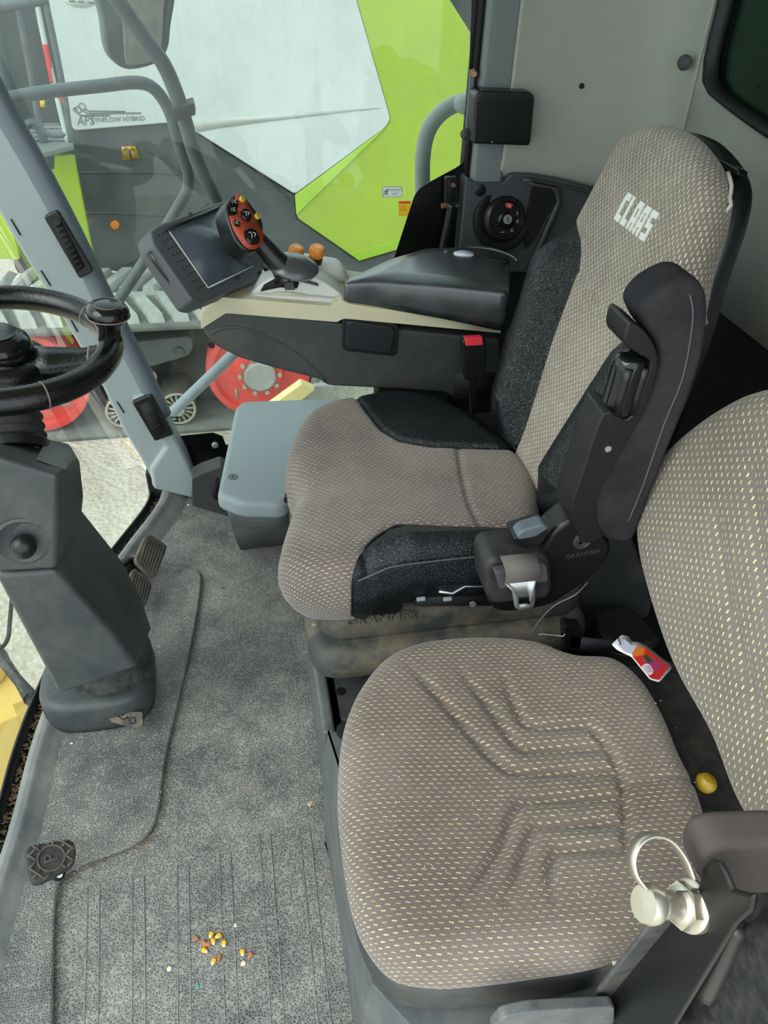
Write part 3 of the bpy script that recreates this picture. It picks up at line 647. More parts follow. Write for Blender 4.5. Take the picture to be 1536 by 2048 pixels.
rail_('grab_rail', [(-10, 185), (14, 178)], 0.02, MGREY)
rail_('grab_rail', [(38, 275), (48, 255), (66, 245), (80, 260), (92, 295), (96, 315)], 0.026, MGREY)
rail_('top_bar', [(-20, 16), (40, 8), (95, -2)], 0.03, MGREY)
panel('yellow_label', [(79, 202), (89, 201), (90, 214), (81, 215)], STICKY, 0.0, 0.01, fr5, bevel=0)
pf = Fr(hy(90, 285, 5.6), (1, 0, 0), (0, 1, 0)); pp = [pf.px(*p) for p in ((40, 246), (118, 246), (146, 284), (146, 290), (60, 312), (30, 300))]
pl = prism('platform', pp, pf, -0.03, 0.0, plastic('grey step plate', (128, 136, 136), 0.6, dirt=0.3), cb, 0.005)
for i in range(5):
    for j in range(6):
        box('plate_slot', pf.w(*pf.px(62+j*12+i*4, 250+i*8), 0.001), (0.030, 0.02, 0.004), DARKM, pl, bevel=0)
rail_('step_bracket', [(97, 300), (97, 335)], 0.035, MGREY, sm=0)
# track: belt, lugs, wheels, rollers
ZG, R0 = -1.92, 0.45; xr, xf = 0.12, -1.50; zc = ZG+R0; zr = zc
tr = thing('combine_track', (-0.7, 5.8, ZG), 'dusty rubber crawler track with red wheels on the neighbouring combine', 'track')
loop = []; NL = 0
top_r, top_f = 0.44, 0.50
def pth(s):                                   # s in metres along the belt, starting top rear going forward
    L = xr-xf
    if s < L: return np.array([xr-s, zc+R0]), np.array([0, 1.0]), np.array([-1.0, 0])
    s -= L
    if s < math.pi*R0:
        a = math.pi/2+s/R0; return np.array([xf+R0*math.cos(a), zc+R0*math.sin(a)]), np.array([math.cos(a), math.sin(a)]), np.array([-math.sin(a), math.cos(a)])
    s -= math.pi*R0
    if s < L: return np.array([xf+s, zc-R0]), np.array([0, -1.0]), np.array([1.0, 0])
    s -= L; a = -math.pi/2+s/R0
    return np.array([xr+R0*math.cos(a), zc+R0*math.sin(a)]), np.array([math.cos(a), math.sin(a)]), np.array([-math.sin(a), math.cos(a)])
LEN = 2*(xr-xf)+2*math.pi*R0; ya, yb = 5.2, 6.20
secs = []
for k in range(72):
    p, n, t = pth(LEN*k/72); secs.append([(p[0], ya, p[1]), (p[0], yb, p[1]), (p[0]-n[0]*0.05, yb, p[1]-n[1]*0.05), (p[0]-n[0]*0.05, ya, p[1]-n[1]*0.05)])
secs.append(secs[0]); loft('belt', secs, plastic('belt rubber', (104, 107, 103), 0.9, dirt=0.6, dcol=(150, 150, 142), dscale=4), tr, caps=False)
# one lug shape per side, shared by every repeat on the belt
LUGR = plastic('dusty lug rubber', (160, 164, 158), 0.85, dirt=0.6, dcol=(196, 198, 190), dscale=9)
def lugmesh(sgn):
    V = []; 
    for h, g in ((0.0, 1.15), (0.06, 0.80)):
        for y, ofs in ((0.0, 0.0), (0.46, 0.16*sgn)):
            for x in (-0.045*g, 0.045*g): V.append((x+ofs, y if h == 0 else (0.03 if y == 0 else 0.43), h))
    F = [(0, 1, 3, 2), (4, 6, 7, 5), (0, 4, 5, 1), (2, 3, 7, 6), (0, 2, 6, 4), (1, 5, 7, 3)]
    me = bpy.data.meshes.new('lug'); me.from_pydata(V, [], F); me.materials.append(LUGR); return me
lm = (lugmesh(-1), lugmesh(1)); NLUG = int(LEN/0.165)
for k in range(NLUG):
    for sd_ in (0, 1):
        p, n, t = pth((LEN*(k+0.5*sd_)/NLUG) % LEN)
        o = bpy.data.objects.new('lug', lm[sd_]); C.objects.link(o); o.parent = tr
        ex_ = -t; R = Matrix(((ex_[0], 0, n[0]), (0, 1, 0), (ex_[1], 0, n[1]))).to_4x4()
        o.matrix_local = Matrix.Translation(Vector((p[0], ya+(0.02 if sd_ == 0 else 0.52), p[1]))-Vector(wl(tr))) @ R
def wheel(x, z, r, parent, y):
    wv = lathe('wheel', [(r*0.98, -0.25), (r, -0.03), (r*0.97, 0.0), (r*0.86, 0.005), (r*0.82, -0.03), (r*0.5, -0.02), (r*0.42, 0.03), (r*0.42, 0.05), (0, 0.05)], (x, y, z), (0, -1, 0), REDW, parent, 48)
    lathe('hub', [(r*0.30, 0.05), (r*0.30, 0.08), (r*0.26, 0.095), (0, 0.095)], (x, y, z), (0, -1, 0), plastic('dusty grey hub', (150, 150, 146), 0.6, dirt=0.5, dcol=(190, 186, 172)), wv, 28)
    for k in range(10):
        a = 2*math.pi*k/10; lathe('wheel_bolt', [(r*0.045, 0.05), (r*0.045, 0.075), (0, 0.08)], (x+r*0.37*math.cos(a), y, z+r*0.37*math.sin(a)), (0, -1, 0), ROLLER, wv, 8)
    for k in range(4):
        a = 2*math.pi*(k+0.5)/4; box('wheel_slot', (x+r*0.66*math.cos(a), y+0.022, z+r*0.66*math.sin(a)), (r*0.05, 0.006, r*0.22), ROLLER, wv, ((-math.sin(a+0.8), 0, math.cos(a+0.8)), (0, -1, 0), (math.cos(a+0.8), 0, math.sin(a+0.8))), bevel=0)
    return wv
wheel(xr, zc+0.005, R0-0.055, tr, ya+0.06); wheel(xf, zc+0.005, R0-0.055, tr, ya+0.06)
for px_, py_, r in ((248, 822, 0.135), (356, 818, 0.135)):
    q = hy(px_, py_, ya+0.05); q[2] = ZG+0.06+r
    rl = lathe('roller', [(r, -0.35), (r, 0.0), (r*0.86, 0.006), (r*0.82, -0.03), (r*0.4, -0.03), (r*0.38, 0.02), (r*0.30, 0.03), (0, 0.03)], q, (0, -1, 0), plastic('dark roller face', (86, 84, 76), 0.8), tr, 32)
    tube('roller_rim', [q+np.array((r*0.93*math.cos(a), -0.008, r*0.93*math.sin(a))) for a in np.linspace(0, 2*math.pi, 32, endpoint=False)], 0.010, ROLLER, rl, 6, True)
    lathe('roller_hub', [(r*0.38, 0.0), (r*0.36, 0.035), (r*0.2, 0.04), (0, 0.04)], q, (0, -1, 0), ROLLER, rl, 20)
    for k in range(16):
        a = 2*math.pi*k/16; d = np.array((math.cos(a), 0, math.sin(a))); tube('spoke', [q+d*r*0.4+np.array((0, -0.004, 0)), q+d*r*0.9+np.array((0, -0.004, 0))], 0.008, ROLLER, rl, 5)
box('track_frame', (-0.70, ya+0.62, zc-0.02), (1.55, 0.5, 0.72), plastic('dusty black track frame', (50, 49, 46), 0.8, dirt=0.4, dcol=(96, 92, 82), dscale=7), tr, bevel=0.05)  # dark dusty plate filling the space behind the wheels
fT = FY(ya+0.12); prism('swing_arm', rounded(fT.pxs([(225, 690), (290, 682), (380, 672), (388, 690), (380, 712), (300, 735), (225, 750)]), 0.04), fT, -0.2, 0.0, GREYP, tr, 0.02)
lathe('arm_cap', [(0.05, 0), (0.05, 0.03), (0.04, 0.04), (0, 0.04)], fT.w(*fT.px(300, 752)), (0, -1, 0), ROLLER, tr, 20)
lathe('arm_boss', [(0.035, 0), (0.035, 0.02), (0, 0.02)], fT.w(*fT.px(358, 702), 0.0), (0, -1, 0), DARKM, tr, 16)

# our own mirror, its arm, handrails
ym = 2.05; fm = FY(ym)
ma = thing('mirror_arm', fm.w(*fm.px(440, 400)), 'thick grey bent tube carrying the mirror outside the side window', 'mirror arm')
tube('tube', [fm.w(*fm.px(*p)) for p in ((190, -60), (235, 0), (285, 72), (325, 125), (350, 180), (368, 235), (390, 310), (412, 360), (440, 420), (480, 520))], 0.0175, MGREY, ma, 16, sm=3)
fcl = FY(ym-0.02)
prism('clamp', fcl.pxs([(341, 216), (386, 202), (392, 226), (362, 238), (352, 240)]), fcl, -0.05, 0.02, DKGREY, ma, 0.003)
fm = FY(2.10)
hr = thing('handrail', fm.w(*fm.px(300, 520)), 'slim grey handrail bent round outside the side window', 'handrail')
tube('tube', [fm.w(*fm.px(*p)) for p in ((-60, 214), (0, 200), (90, 184), (200, 172), (270, 165), (305, 175), (330, 205), (345, 240), (362, 300), (376, 345), (376, 375), (362, 405), (310, 490), (230, 612), (150, 740))], 0.0145, MGREY, hr, 14, sm=4)
tag(tube('diagonal_rail', [hy(*p, 2.12) for p in ((300, 868), (350, 820), (470, 705), (640, 545))], 0.0165, BLUETUBE, None, 14), 'pale blue grey diagonal tube crossing below the console outside', 'handrail')
tag(tube('grab_handle', [hy(*p, 1.95) for p in ((846, 520), (845, 370), (846, 310), (856, 262), (880, 228), (912, 208), (950, 200))]+[np.array((0.52, 1.80, 0.965)), np.array((0.535, 1.765, 0.965))], 0.019, plastic('silver grey tube', (168, 176, 172), 0.4, dirt=0.4, dcol=(200, 200, 192), dscale=30), None, 16, sm=4), 'curved silver grab handle outside the rear edge of the side window', 'grab handle')
fmm = Fr(hy(270, 60, 2.35), unit((1, 0.25, 0)), (0, 0, 1))
mi_ = thing('wing_mirror', fmm.o, 'large dusty exterior mirror in a dark housing behind the bent tube', 'mirror')
hs = smooth2(fmm.pxs([(195, -60), (203, 40), (212, 100), (232, 128), (262, 140), (312, 128), (334, 105), (342, 60), (343, -60)]), 5)
prism('housing', [tuple(p) for p in hs], fmm, -0.06, 0.0, plastic('dark mirror housing', (98, 104, 104), 0.6, dirt=0.6, dcol=(130, 134, 132), dscale=14), mi_, bevel=0.012, seg=3)
mg = smooth2(fmm.pxs([(243, -60), (246, 60), (250, 118), (262, 130), (306, 120), (322, 90), (326, 30), (326, -60)]), 5)
prism('mirror_glass', [tuple(p) for p in mg], fmm, 0.0, 0.006, MIRG, mi_, bevel=0.002)

# header and hose ahead of the windscreen
hd = thing('yellow_header', hz(20, 1390, -1.0), 'dusty yellow crop header down below the windscreen corner', 'header')
fH = FZ(-1.0)
prism('shell', rounded(fH.pxs([(-900, 1480), (-500, 1400), (25, 1325), (50, 1360), (40, 1430), (-80, 1480), (-900, 1800)]), 0.02), fH, -0.9, 0.0, YELP, hd, 0.02)
prism('edge_plate', rounded(fH.pxs([(40, 1412), (78, 1400), (72, 1416), (30, 1432)]), 0.01), fH, -0.1, 0.06, YELP, hd, 0.01)
prism('divider', fH.pxs([(-60, 1325), (0, 1300), (22, 1325), (10, 1365), (-60, 1400)]), fH, 0.0, 0.1, YELP, hd, 0.02)
tag(tube('worn_bar', [hz(-420, 800, -0.20), hz(-60, 1240, -0.33), hz(0, 1312, -0.35), hz(62, 1396, -0.35), hz(66, 1402, -0.6), hz(60, 1400, -0.95)], 0.020, plastic('dark worn arm', (52, 58, 56), 0.5, dirt=0.5, dcol=(150, 150, 140), dscale=40), None, 8), 'dark worn bar slanting outside the windscreen below the steering column', 'bar')
tag(tube('hose', [hz(-200, 1500, -0.95), hz(-60, 1360, -0.5), hz(-30, 1310, -0.3), hz(0, 1298, -0.3), hz(16, 1276, -0.3), hz(20, 1240, -0.3), hz(30, 1150, -0.25), hz(60, 1050, -0.10)], 0.006, BLACK, None, 8, sm=4), 'thin black hose outside the windscreen beside the column', 'hose')
br = FY(2.7)
yb_ = thing('yellow_guard', br.w(*br.px(580, 800)), 'pale yellow guard rail with grey plate outside, below the console', 'guard')
prism('rail', br.pxs([(470, 850), (600, 756), (628, 768), (520, 850)]), br, 0.0, 0.05, plastic('pale yellow paint', (236, 214, 150), 0.5), yb_, 0.005)
prism('plate', br.pxs([(575, 815), (632, 772), (668, 772), (668, 830), (575, 830)]), br, -0.03, 0.0, plastic('grey guard plate', (176, 176, 168), 0.6, dirt=0.5, dcol=(130, 126, 110), dscale=20), yb_, 0.004)

# ------------------------------------------------------------------ driver's seat
ds = thing('driver_seat', (0.32, 1.12, 0.19), 'driver seat in dashed grey cloth with black leatherette sides on suspension base', 'seat')
fz = FZ(0.505)
out1 = fz.pxs([(558, 1075), (574, 1020), (590, 968), (572, 915), (580, 865), (610, 815), (655, 790), (710, 780), (790, 777), (880, 792), (960, 828), (1030, 872), (1075, 930), (1085, 1010), (1060, 1075), (990, 1098), (900, 1108), (800, 1120), (700, 1135), (625, 1130), (575, 1110)])
near_l = fz.pxs([(704, 1300), (704, 1132), (735, 1085), (775, 1054), (812, 1044), (900, 1048), (1120, 1054), (1120, 1300)])
far_l = fz.pxs([(690, 700), (705, 783), (735, 822), (762, 852), (800, 872), (860, 881), (1005, 885), (1060, 884), (1060, 700)])
crease = smooth2(fz.pxs([(918, 888), (928, 950), (943, 1010), (964, 1050)]), 4, False)
frontL = fz.pxs([(590, 968), (640, 968), (720, 968)])
def h1(P):
    P = np.array(P); x, y = P[:, 0], P[:, 1]
    dn, df = polydist(P, near_l[1:7]), polydist(P, far_l[1:8])
    h = -0.012*np.exp(-((y-1.12)/0.14)**2)*np.clip((x-0.05)/0.2, 0, 1)
    h += 0.022*np.where(inside(P, near_l), np.clip(dn/0.05, 0, 1), 0) + 0.012*np.where(inside(P, far_l), np.clip(df/0.08, 0, 1), 0)
    h -= 0.006*np.exp(-(dn/0.006)**2)+0.006*np.exp(-(df/0.006)**2)+0.007*np.exp(-(polydist(P, crease)/0.006)**2)
    h -= 0.010*np.exp(-(polydist(P, frontL)/0.03)**2)*np.clip(1-(x-0.06)/0.1, 0, 1)
    h -= 0.03*np.clip((0.14-x)/0.12, 0, 1)**2
    return h
V, F, U, S2 = cushion(out1, fz, 0.135, 0.038, h1, 110, 420, bulge=0.010, tuck=0.022)
near_s = near_l[:1]+[tuple(p) for p in smooth2(near_l[1:7], 5, False)]+near_l[7:]; far_s = far_l[:1]+[tuple(p) for p in smooth2(far_l[1:8], 5, False)]+far_l[8:]
F, cl1 = snap_split(V, F, U, S2, [near_s, far_s]); mN, mF = cl1 == 1, cl1 == 2
submesh('seat_cushion', V, [f for f, a, b in zip(F, mN, mF) if not (a or b)], U, FAB1, ds)
nb = submesh('side_bolster', V, [f for f, a in zip(F, mN) if a], U, LEATHER, ds)
fb_ = submesh('side_bolster', V, [f for f, a, b in zip(F, mN, mF) if b and not a], U, LEATHER, ds)
for L_ in ([tuple(p) for p in smooth2(near_l[1:7], 5, False)], [tuple(p) for p in smooth2(far_l[1:8], 5, False)]):
    co_ = np.mean(out1, 0); ok = inside(np.array(L_), [tuple(co_+(np.array(p)-co_)*0.86) for p in smooth2(out1, 4)]); P_ = [fz.w(a, b, float(h1([(a, b)])[0])+0.0005) for (a, b), k in zip(L_, ok) if k]
    tube('cushion_piping', P_, 0.0024, plastic('cushion piping', (20, 24, 27), 0.5), ds, 6)
n_ = 420; m_ = (len(V)-1)//n_; ring_ = S2[1+(m_-7)*n_:1+(m_-6)*n_]; ii = int(np.argmin([abs(p[0]-near_l[1][0])+(10 if p[1] > 1.0 else 0) for p in ring_]))
tube('cushion_piping', [V[1+k*n_+ii] for k in range(m_-7, m_-1)], 0.0018, plastic('front piping', (20, 24, 27), 0.5), ds, 6)
# stitched seam along the near leather side
L1 = [p for p in S2[-6*420:-5*420] if p[0] > fz.px(712, 1132)[0] and p[0] < fz.px(1040, 1090)[0] and p[1] < 1.0]
L1 = sorted(L1, key=lambda p: p[0])[::6]
tube('stitched_seam', [fz.w(p[0], p[1]-0.003, float(h1([p])[0])-0.030) for p in L1], 0.0016, plastic('seam thread', (70, 74, 76), 0.6), nb, 6)
# backrest
Y1 = 1.125; e2b = unit((0.17, 0, 0.55)); fbk = Fr((0.505, Y1, 0.50), (0, -1, 0), e2b)
half_ = [(-0.045, 0.10), (-0.02, 0.165), (0.03, 0.235), (0.09, 0.268), (0.16, 0.268), (0.24, 0.248), (0.32, 0.225), (0.40, 0.205), (0.47, 0.195), (0.525, 0.180), (0.562, 0.140), (0.578, 0.07)]
outb = [(s, t) for t, s in ((-0.045, -0.08), (-0.02, -0.13), (0.01, -0.185), (0.05, -0.245), (0.11, -0.280), (0.18, -0.272), (0.29, -0.240), (0.367, -0.232), (0.465, -0.218), (0.525, -0.207), (0.553, -0.170), (0.567, -0.12), (0.572, -0.05), (0.565, 0.01), (0.550, 0.065), (0.530, 0.100), (0.500, 0.122), (0.465, 0.138), (0.42, 0.155), (0.37, 0.180), (0.30, 0.212), (0.24, 0.235), (0.16, 0.250), (0.09, 0.250), (0.03, 0.225), (-0.02, 0.165), (-0.045, 0.10))]
fabh_ = [(-0.06, 0.055), (0.03, 0.075), (0.12, 0.100), (0.22, 0.125), (0.30, 0.132), (0.335, 0.140), (0.36, 0.165), (0.385, 0.24), (0.70, 0.30)]
brd = [(s, t) for t, s in ((-0.10, 0.085), (0.05, 0.090), (0.115, 0.096), (0.182, 0.104), (0.244, 0.112), (0.300, 0.120), (0.338, 0.130), (0.356, 0.150), (0.372, 0.26))]
brd2 = [(s, t) for t, s in ((-0.10, -0.045), (0.0, -0.046), (0.089, -0.070), (0.184, -0.102), (0.283, -0.123), (0.325, -0.135), (0.351, -0.167), (0.372, -0.222), (0.382, -0.30))]
brd, brd2 = [[tuple(p) for p in smooth2(b, 4, False)] for b in (brd, brd2)]
fabp = brd + [(0.3, 0.8), (-0.3, 0.8)] + brd2[::-1]
sea = [(-0.13, 0.315), (-0.05, 0.30), (0.0, 0.297), (0.05, 0.30), (0.13, 0.315)]
def hb(P):
    P = np.array(P); s, t = P[:, 0], P[:, 1]; a = np.abs(s)
    fade = np.clip((0.40-t)/0.12, 0, 1)*np.clip((t+0.05)/0.10, 0, 1)
    ins = inside(P, fabp); d0 = np.minimum(polydist(P, brd), polydist(P, brd2))
    h = np.where(ins, 0, 0.054*(1-np.exp(-(d0/0.026)**2))*np.exp(-(np.maximum(d0-0.05, 0)/0.085)**2))*fade + 0.010*np.cos(np.clip(s/0.2, -1, 1)*math.pi/2)*np.clip((t-0.32)/0.1, 0, 1)
    d = np.minimum(polydist(P, brd), polydist(P, brd2))
    return h - 0.007*np.exp(-(d/0.006)**2) - 0.003*np.exp(-(polydist(P, sea)/0.004)**2) - 0.03*np.clip((t-0.50)/0.08, 0, 1)**2
V, F, U, S2 = cushion(outb, fbk, 0.080, 0.034, hb, 110, 420, center=(-0.01, 0.27), bulge=0.0, tuck=0.03)
U = U[:, ::-1]
F, cl1 = snap_split(V, F, U, S2, [fabp]); mf = cl1 == 1; cent = np.array([S2[f].mean(0) for f in F])
submesh('backrest', V, [f for f, a in zip(F, mf) if a], U, FAB1B, ds)
PIPE = plastic('black piping', (20, 24, 27), 0.5)
for L_ in (brd, brd2):
    L_ = [p for p in L_ if -0.04 < p[1] < 0.372 and abs(p[0]) < 0.19]
    tube('backrest_piping', [fbk.w(a, b, float(hb([(a, b)])[0])+0.0005) for a, b in L_], 0.0022, PIPE, ds, 6)
for sg in (-1, 1): submesh('backrest_bolster', V, [f for f, a, c_ in zip(F, mf, cent) if not a and c_[0]*sg > 0], U, LEATHER, ds)
big = [(-0.045+(s+0.045)*0.93-0.01, 0.27+(t-0.27)*1.01) for s, t in smooth2(outb, 4)]
prism('back_shell', big, fbk, -0.105, -0.055, plastic('back shell', (24, 26, 27), 0.35), ds, bevel=0.02, seg=3)
fsh = [(s, t) for s, t in fbk.pxs([(1372, 290), (1410, 300), (1482, 338), (1478, 352), (1440, 345), (1400, 318)], -0.055)]
prism('shell_handle', fsh, fbk, -0.07, -0.052, BLACKG, ds, bevel=0.003)
tear = fbk.pxs([(1452, 348), (1462, 372), (1458, 400), (1455, 420), (1440, 432), (1432, 418), (1447, 405), (1452, 385)], -0.03)
# worn foam showing at the torn edge
tube('torn_edge', [fbk.w(*p, -0.040) for p in fbk.pxs([(1456, 345), (1463, 372), (1459, 398), (1462, 410), (1446, 428), (1440, 436)], -0.04)], 0.003, plastic('foam', (196, 192, 180), 0.9), ds, 6, sm=2)
# printed maker name on the headrest
def blk(name, polys, s0, wdt, t0, hgt):
    for p in polys:
        q = [(s0+(a+0.10*b)*wdt, t0+b*hgt) for a, b in p]
        hh = float(hb([np.mean(q, 0)])[0]); prism(name, q, fbk, hh-0.004, hh+0.0022, LOGOW, ds, smooth=False)
pC = np.array(fbk.px(1247, 408, 0.012)); pS = np.array(fbk.px(1298, 460, 0.012)); wid = (pS[0]-pC[0])/4.0*0.92; hgt = 0.045
CC = [[(0.0, 0.0), (0.8, 0.0), (0.8, 0.24), (0.3, 0.24), (0.3, 0.76), (0.8, 0.76), (0.8, 1.0), (0.15, 1.0), (0.0, 0.85)]]
LL = [[(0.0, 0.0), (0.75, 0.0), (0.75, 0.24), (0.3, 0.24), (0.3, 1.0), (0.0, 1.0)]]
AA = [[(0.0, 0.0), (0.27, 0.0), (0.27, 1.0), (0.14, 1.0), (0.0, 0.84)], [(0.53, 0.0), (0.8, 0.0), (0.8, 1.0), (0.53, 1.0)], [(0.27, 0.76), (0.53, 0.76), (0.53, 1.0), (0.27, 1.0)], [(0.27, 0.26), (0.53, 0.26), (0.53, 0.46), (0.27, 0.46)]]
SS = [[(0.0, 0.0), (0.8, 0.0), (0.8, 0.60), (0.28, 0.60), (0.28, 0.78), (0.8, 0.78), (0.8, 1.0), (0.0, 1.0), (0.0, 0.40), (0.52, 0.40), (0.52, 0.22), (0.0, 0.22)]]
tC = (pC[1]+pS[1])/2
for i, L in enumerate((CC, LL, AA, AA, SS)): blk('maker_name', L, pC[0]+(i-0.4)*wid, wid*0.94, tC-hgt/2, hgt)
# folded-up armrest with grip
fa1 = FY(0.80)
arm = prism('armrest', [tuple(p) for p in smooth2(fa1.pxs([(1372, 552), (1398, 562), (1413, 600), (1408, 680), (1385, 770), (1345, 870), (1300, 985), (1272, 1062), (1245, 1082), (1200, 1070), (1176, 1035), (1185, 975), (1225, 905), (1278, 820), (1312, 735), (1312, 690), (1290, 655), (1280, 622), (1300, 590), (1335, 565)], 0.012), 4)], fa1, -0.045, 0.020, VELOUR, ds, bevel=0.022, seg=4)
tube('arm_piping', [fa1.w(*fa1.px(*p, 0.021), 0.0205) for p in ((1380, 590), (1386, 640), (1366, 755), (1328, 850), (1285, 975), (1256, 1045))], 0.0010, plastic('piping', (96, 94, 96), 0.8), arm, 6, sm=3)
ag = prism('arm_carrier', [tuple(p) for p in smooth2(fa1.pxs([(1252, 655), (1262, 642), (1290, 662), (1312, 700), (1314, 740), (1292, 810), (1240, 905), (1198, 980), (1192, 1040), (1205, 1072), (1170, 1085), (1146, 1052), (1142, 1010), (1162, 950), (1205, 826), (1248, 838), (1268, 820), (1298, 735), (1290, 715), (1250, 690)], 0.024), 3)], fa1, -0.030, 0.026, BLACK, ds, bevel=0.007, seg=3)
g0, g1 = fa1.w(*fa1.px(1262, 705), 0.004), fa1.w(*fa1.px(1228, 822), 0.004); gd = g1-g0
tube('grip', [g0, g0+gd*0.06, g0+gd*0.2, g0+gd*0.5, g0+gd*0.8, g0+gd*0.94, g1], 0.02, BLACKG, ds, 20, radii=[0.015, 0.020, 0.022, 0.0215, 0.0225, 0.021, 0.015])
for off in (-0.010, 0.012):
    tube('grip_rib', [g0+gd*k+np.array((off, -0.0185, 0)) for k in (0.12, 0.3, 0.6, 0.9)], 0.0055, BLACK, ds, 10)
lathe('screw', [(0.0045, 0), (0.0045, 0.0015), (0, 0.0015)], fa1.w(*fa1.px(1200, 876), 0.026), (0, -1, 0), STEEL, ag, 12)
lathe('screw_hole', [(0.0035, 0), (0.0035, 0.001), (0, 0.001)], fa1.w(*fa1.px(1264, 685), 0.026), (0, -1, 0), BLACKM, ag, 12)
# recliner cover with round badge and lettering
fp = FY(0.815)
rc = prism('recliner_cover', [tuple(p) for p in smooth2(fp.pxs([(1085, 1095), (1110, 1062), (1148, 1038), (1190, 1040), (1215, 1075), (1222, 1105), (1195, 1145), (1140, 1188), (1090, 1215), (1000, 1225), (975, 1190), (1000, 1150), (1050, 1125)]), 4)], fp, -0.05, 0.0, BLACK, ds, bevel=0.008, seg=3)
bo = fp.w(*fp.px(1165, 1080), 0.0); lathe('badge', [(0.0155, 0), (0.0155, 0.003), (0.012, 0.004), (0.011, 0.002), (0, 0.002)], bo, (0, -1, 0), DKGREY, rc, 28)
for k in (-0.5, 0.2, 0.9): tube('badge_mark', [bo+np.array((0.008*math.cos(k+1.6), -0.003, 0.008*math.sin(k+1.6))), bo+np.array((-0.004, -0.003, -0.005))], 0.0014, BLACK, rc, 6)
text('lettering', 'GRAMMER', fp, *fp.px(1166, 1108), 0.012, DKGREY, rc, h=0.0004, ext=0.0006, ang=0.10)
fl = FY(0.80)
prism('recliner_lever', [tuple(p) for p in rounded(fl.pxs([(1031, 1070), (1042, 1058), (1086, 1044), (1098, 1054), (1070, 1072), (1036, 1078)]), 0.006)], fl, -0.020, 0.004, plastic('blue grey lever', (84, 96, 102), 0.45), ds, bevel=0.004, seg=3)
prism('lever_mount', [tuple(p) for p in rounded(fl.pxs([(1028, 1078), (1098, 1056), (1090, 1085), (1060, 1105), (1030, 1088)]), 0.006)], fl, -0.04, -0.002, BLACK, ds, bevel=0.004)
# seat belt reel with webbing and steel tongue
fr_ = FY(0.785)
bx = prism('belt_reel', [tuple(p) for p in rounded(fr_.pxs([(970, 1135), (985, 1118), (1085, 1108), (1102, 1125), (1106, 1180), (1096, 1200), (985, 1212), (972, 1190)]), 0.012)], fr_, -0.07, 0.0, plastic('dusty belt reel', (34, 35, 36), 0.55, 0.3, 600, dirt=0.3, dcol=(78, 74, 68), dscale=30), ds, bevel=0.010, seg=3)
rf = Fr(fr_.o+np.array((0, -0.002, 0)), fr_.e1, fr_.e2)
prism('tongue_holder', rounded(fr_.pxs([(984, 1132), (1075, 1116), (1086, 1118), (1090, 1150), (1010, 1162), (994, 1166)]), 0.004), fr_, 0.0, 0.014, plastic('holder', (70, 72, 74), 0.5), bx, bevel=0.003)
q = [fr_.w(*fr_.px(*p), h) for p, h in (((1035, 1152), 0.016), ((1036, 1140), 0.022), ((1036, 1122), 0.024), ((1035, 1110), 0.016), ((1035, 1108), 0.0))]
hw = abs(fr_.px(1070, 1130)[0]-fr_.px(1004, 1130)[0])/2
Vw = [p+np.array((sx*hw, 0, 0)) for p in smooth2(q, 4, False) for sx in (-1, 1)]
wb = mesh('webbing', Vw, [[2*i, 2*i+1, 2*i+3, 2*i+2] for i in range(len(Vw)//2-1)], plastic('grey webbing', (98, 94, 90), 0.9, 0.6, 700), bx)
wb.modifiers.new('s', 'SOLIDIFY').thickness = 0.003
tg = fr_.pxs([(1006, 1163), (1077, 1151), (1070, 1162), (1069, 1200), (1066, 1214), (1040, 1219), (1029, 1214), (1022, 1172)], 0.016)
to = resample(rounded(tg, 0.004), 56); ti = resample(rounded(fr_.pxs([(1036, 1193), (1058, 1191), (1059, 1206), (1037, 1208)], 0.016), 0.0008), 56)
def align(o, i):
    o = [np.array(p) for p in o]; i = [np.array(p) for p in i]
    if area2(o) < 0: o = o[::-1]
    if area2(i) < 0: i = i[::-1]
    c = np.mean(i, 0); ang = lambda p: math.atan2(p[1]-c[1], p[0]-c[0])
    o = sorted(o, key=ang); i = sorted(i, key=ang); return o, i
to, ti = align(to, ti)
ringprism('buckle_tongue', to, ti, fr_, 0.0155, 0.0185, STEEL, bx)
text('tongue_stamp', 'VZ 21', fr_, *fr_.px(1042, 1166, 0.019), 0.0065, LOGOW, bx, h=0.0187, ext=0.0002)
# buckle with red button beside the console
fk2 = FY(1.345)
bkl = prism('belt_buckle', [tuple(p) for p in rounded(fk2.pxs([(925, 684), (932, 676), (968, 674), (973, 684), (972, 752), (966, 761), (932, 762), (928, 752)]), 0.003)], fk2, -0.022, 0.0, BLACK, ds, bevel=0.003)
prism('release_button', fk2.pxs([(930, 676), (965, 674), (966, 690), (931, 692)], 0.001), fk2, -0.012, 0.003, REDP, bkl, bevel=0.002)
prism('buckle_stalk', fk2.pxs([(940, 762), (956, 762), (955, 790), (951, 830), (943, 830)]), fk2, -0.012, -0.004, BLACK, ds, bevel=0.002)
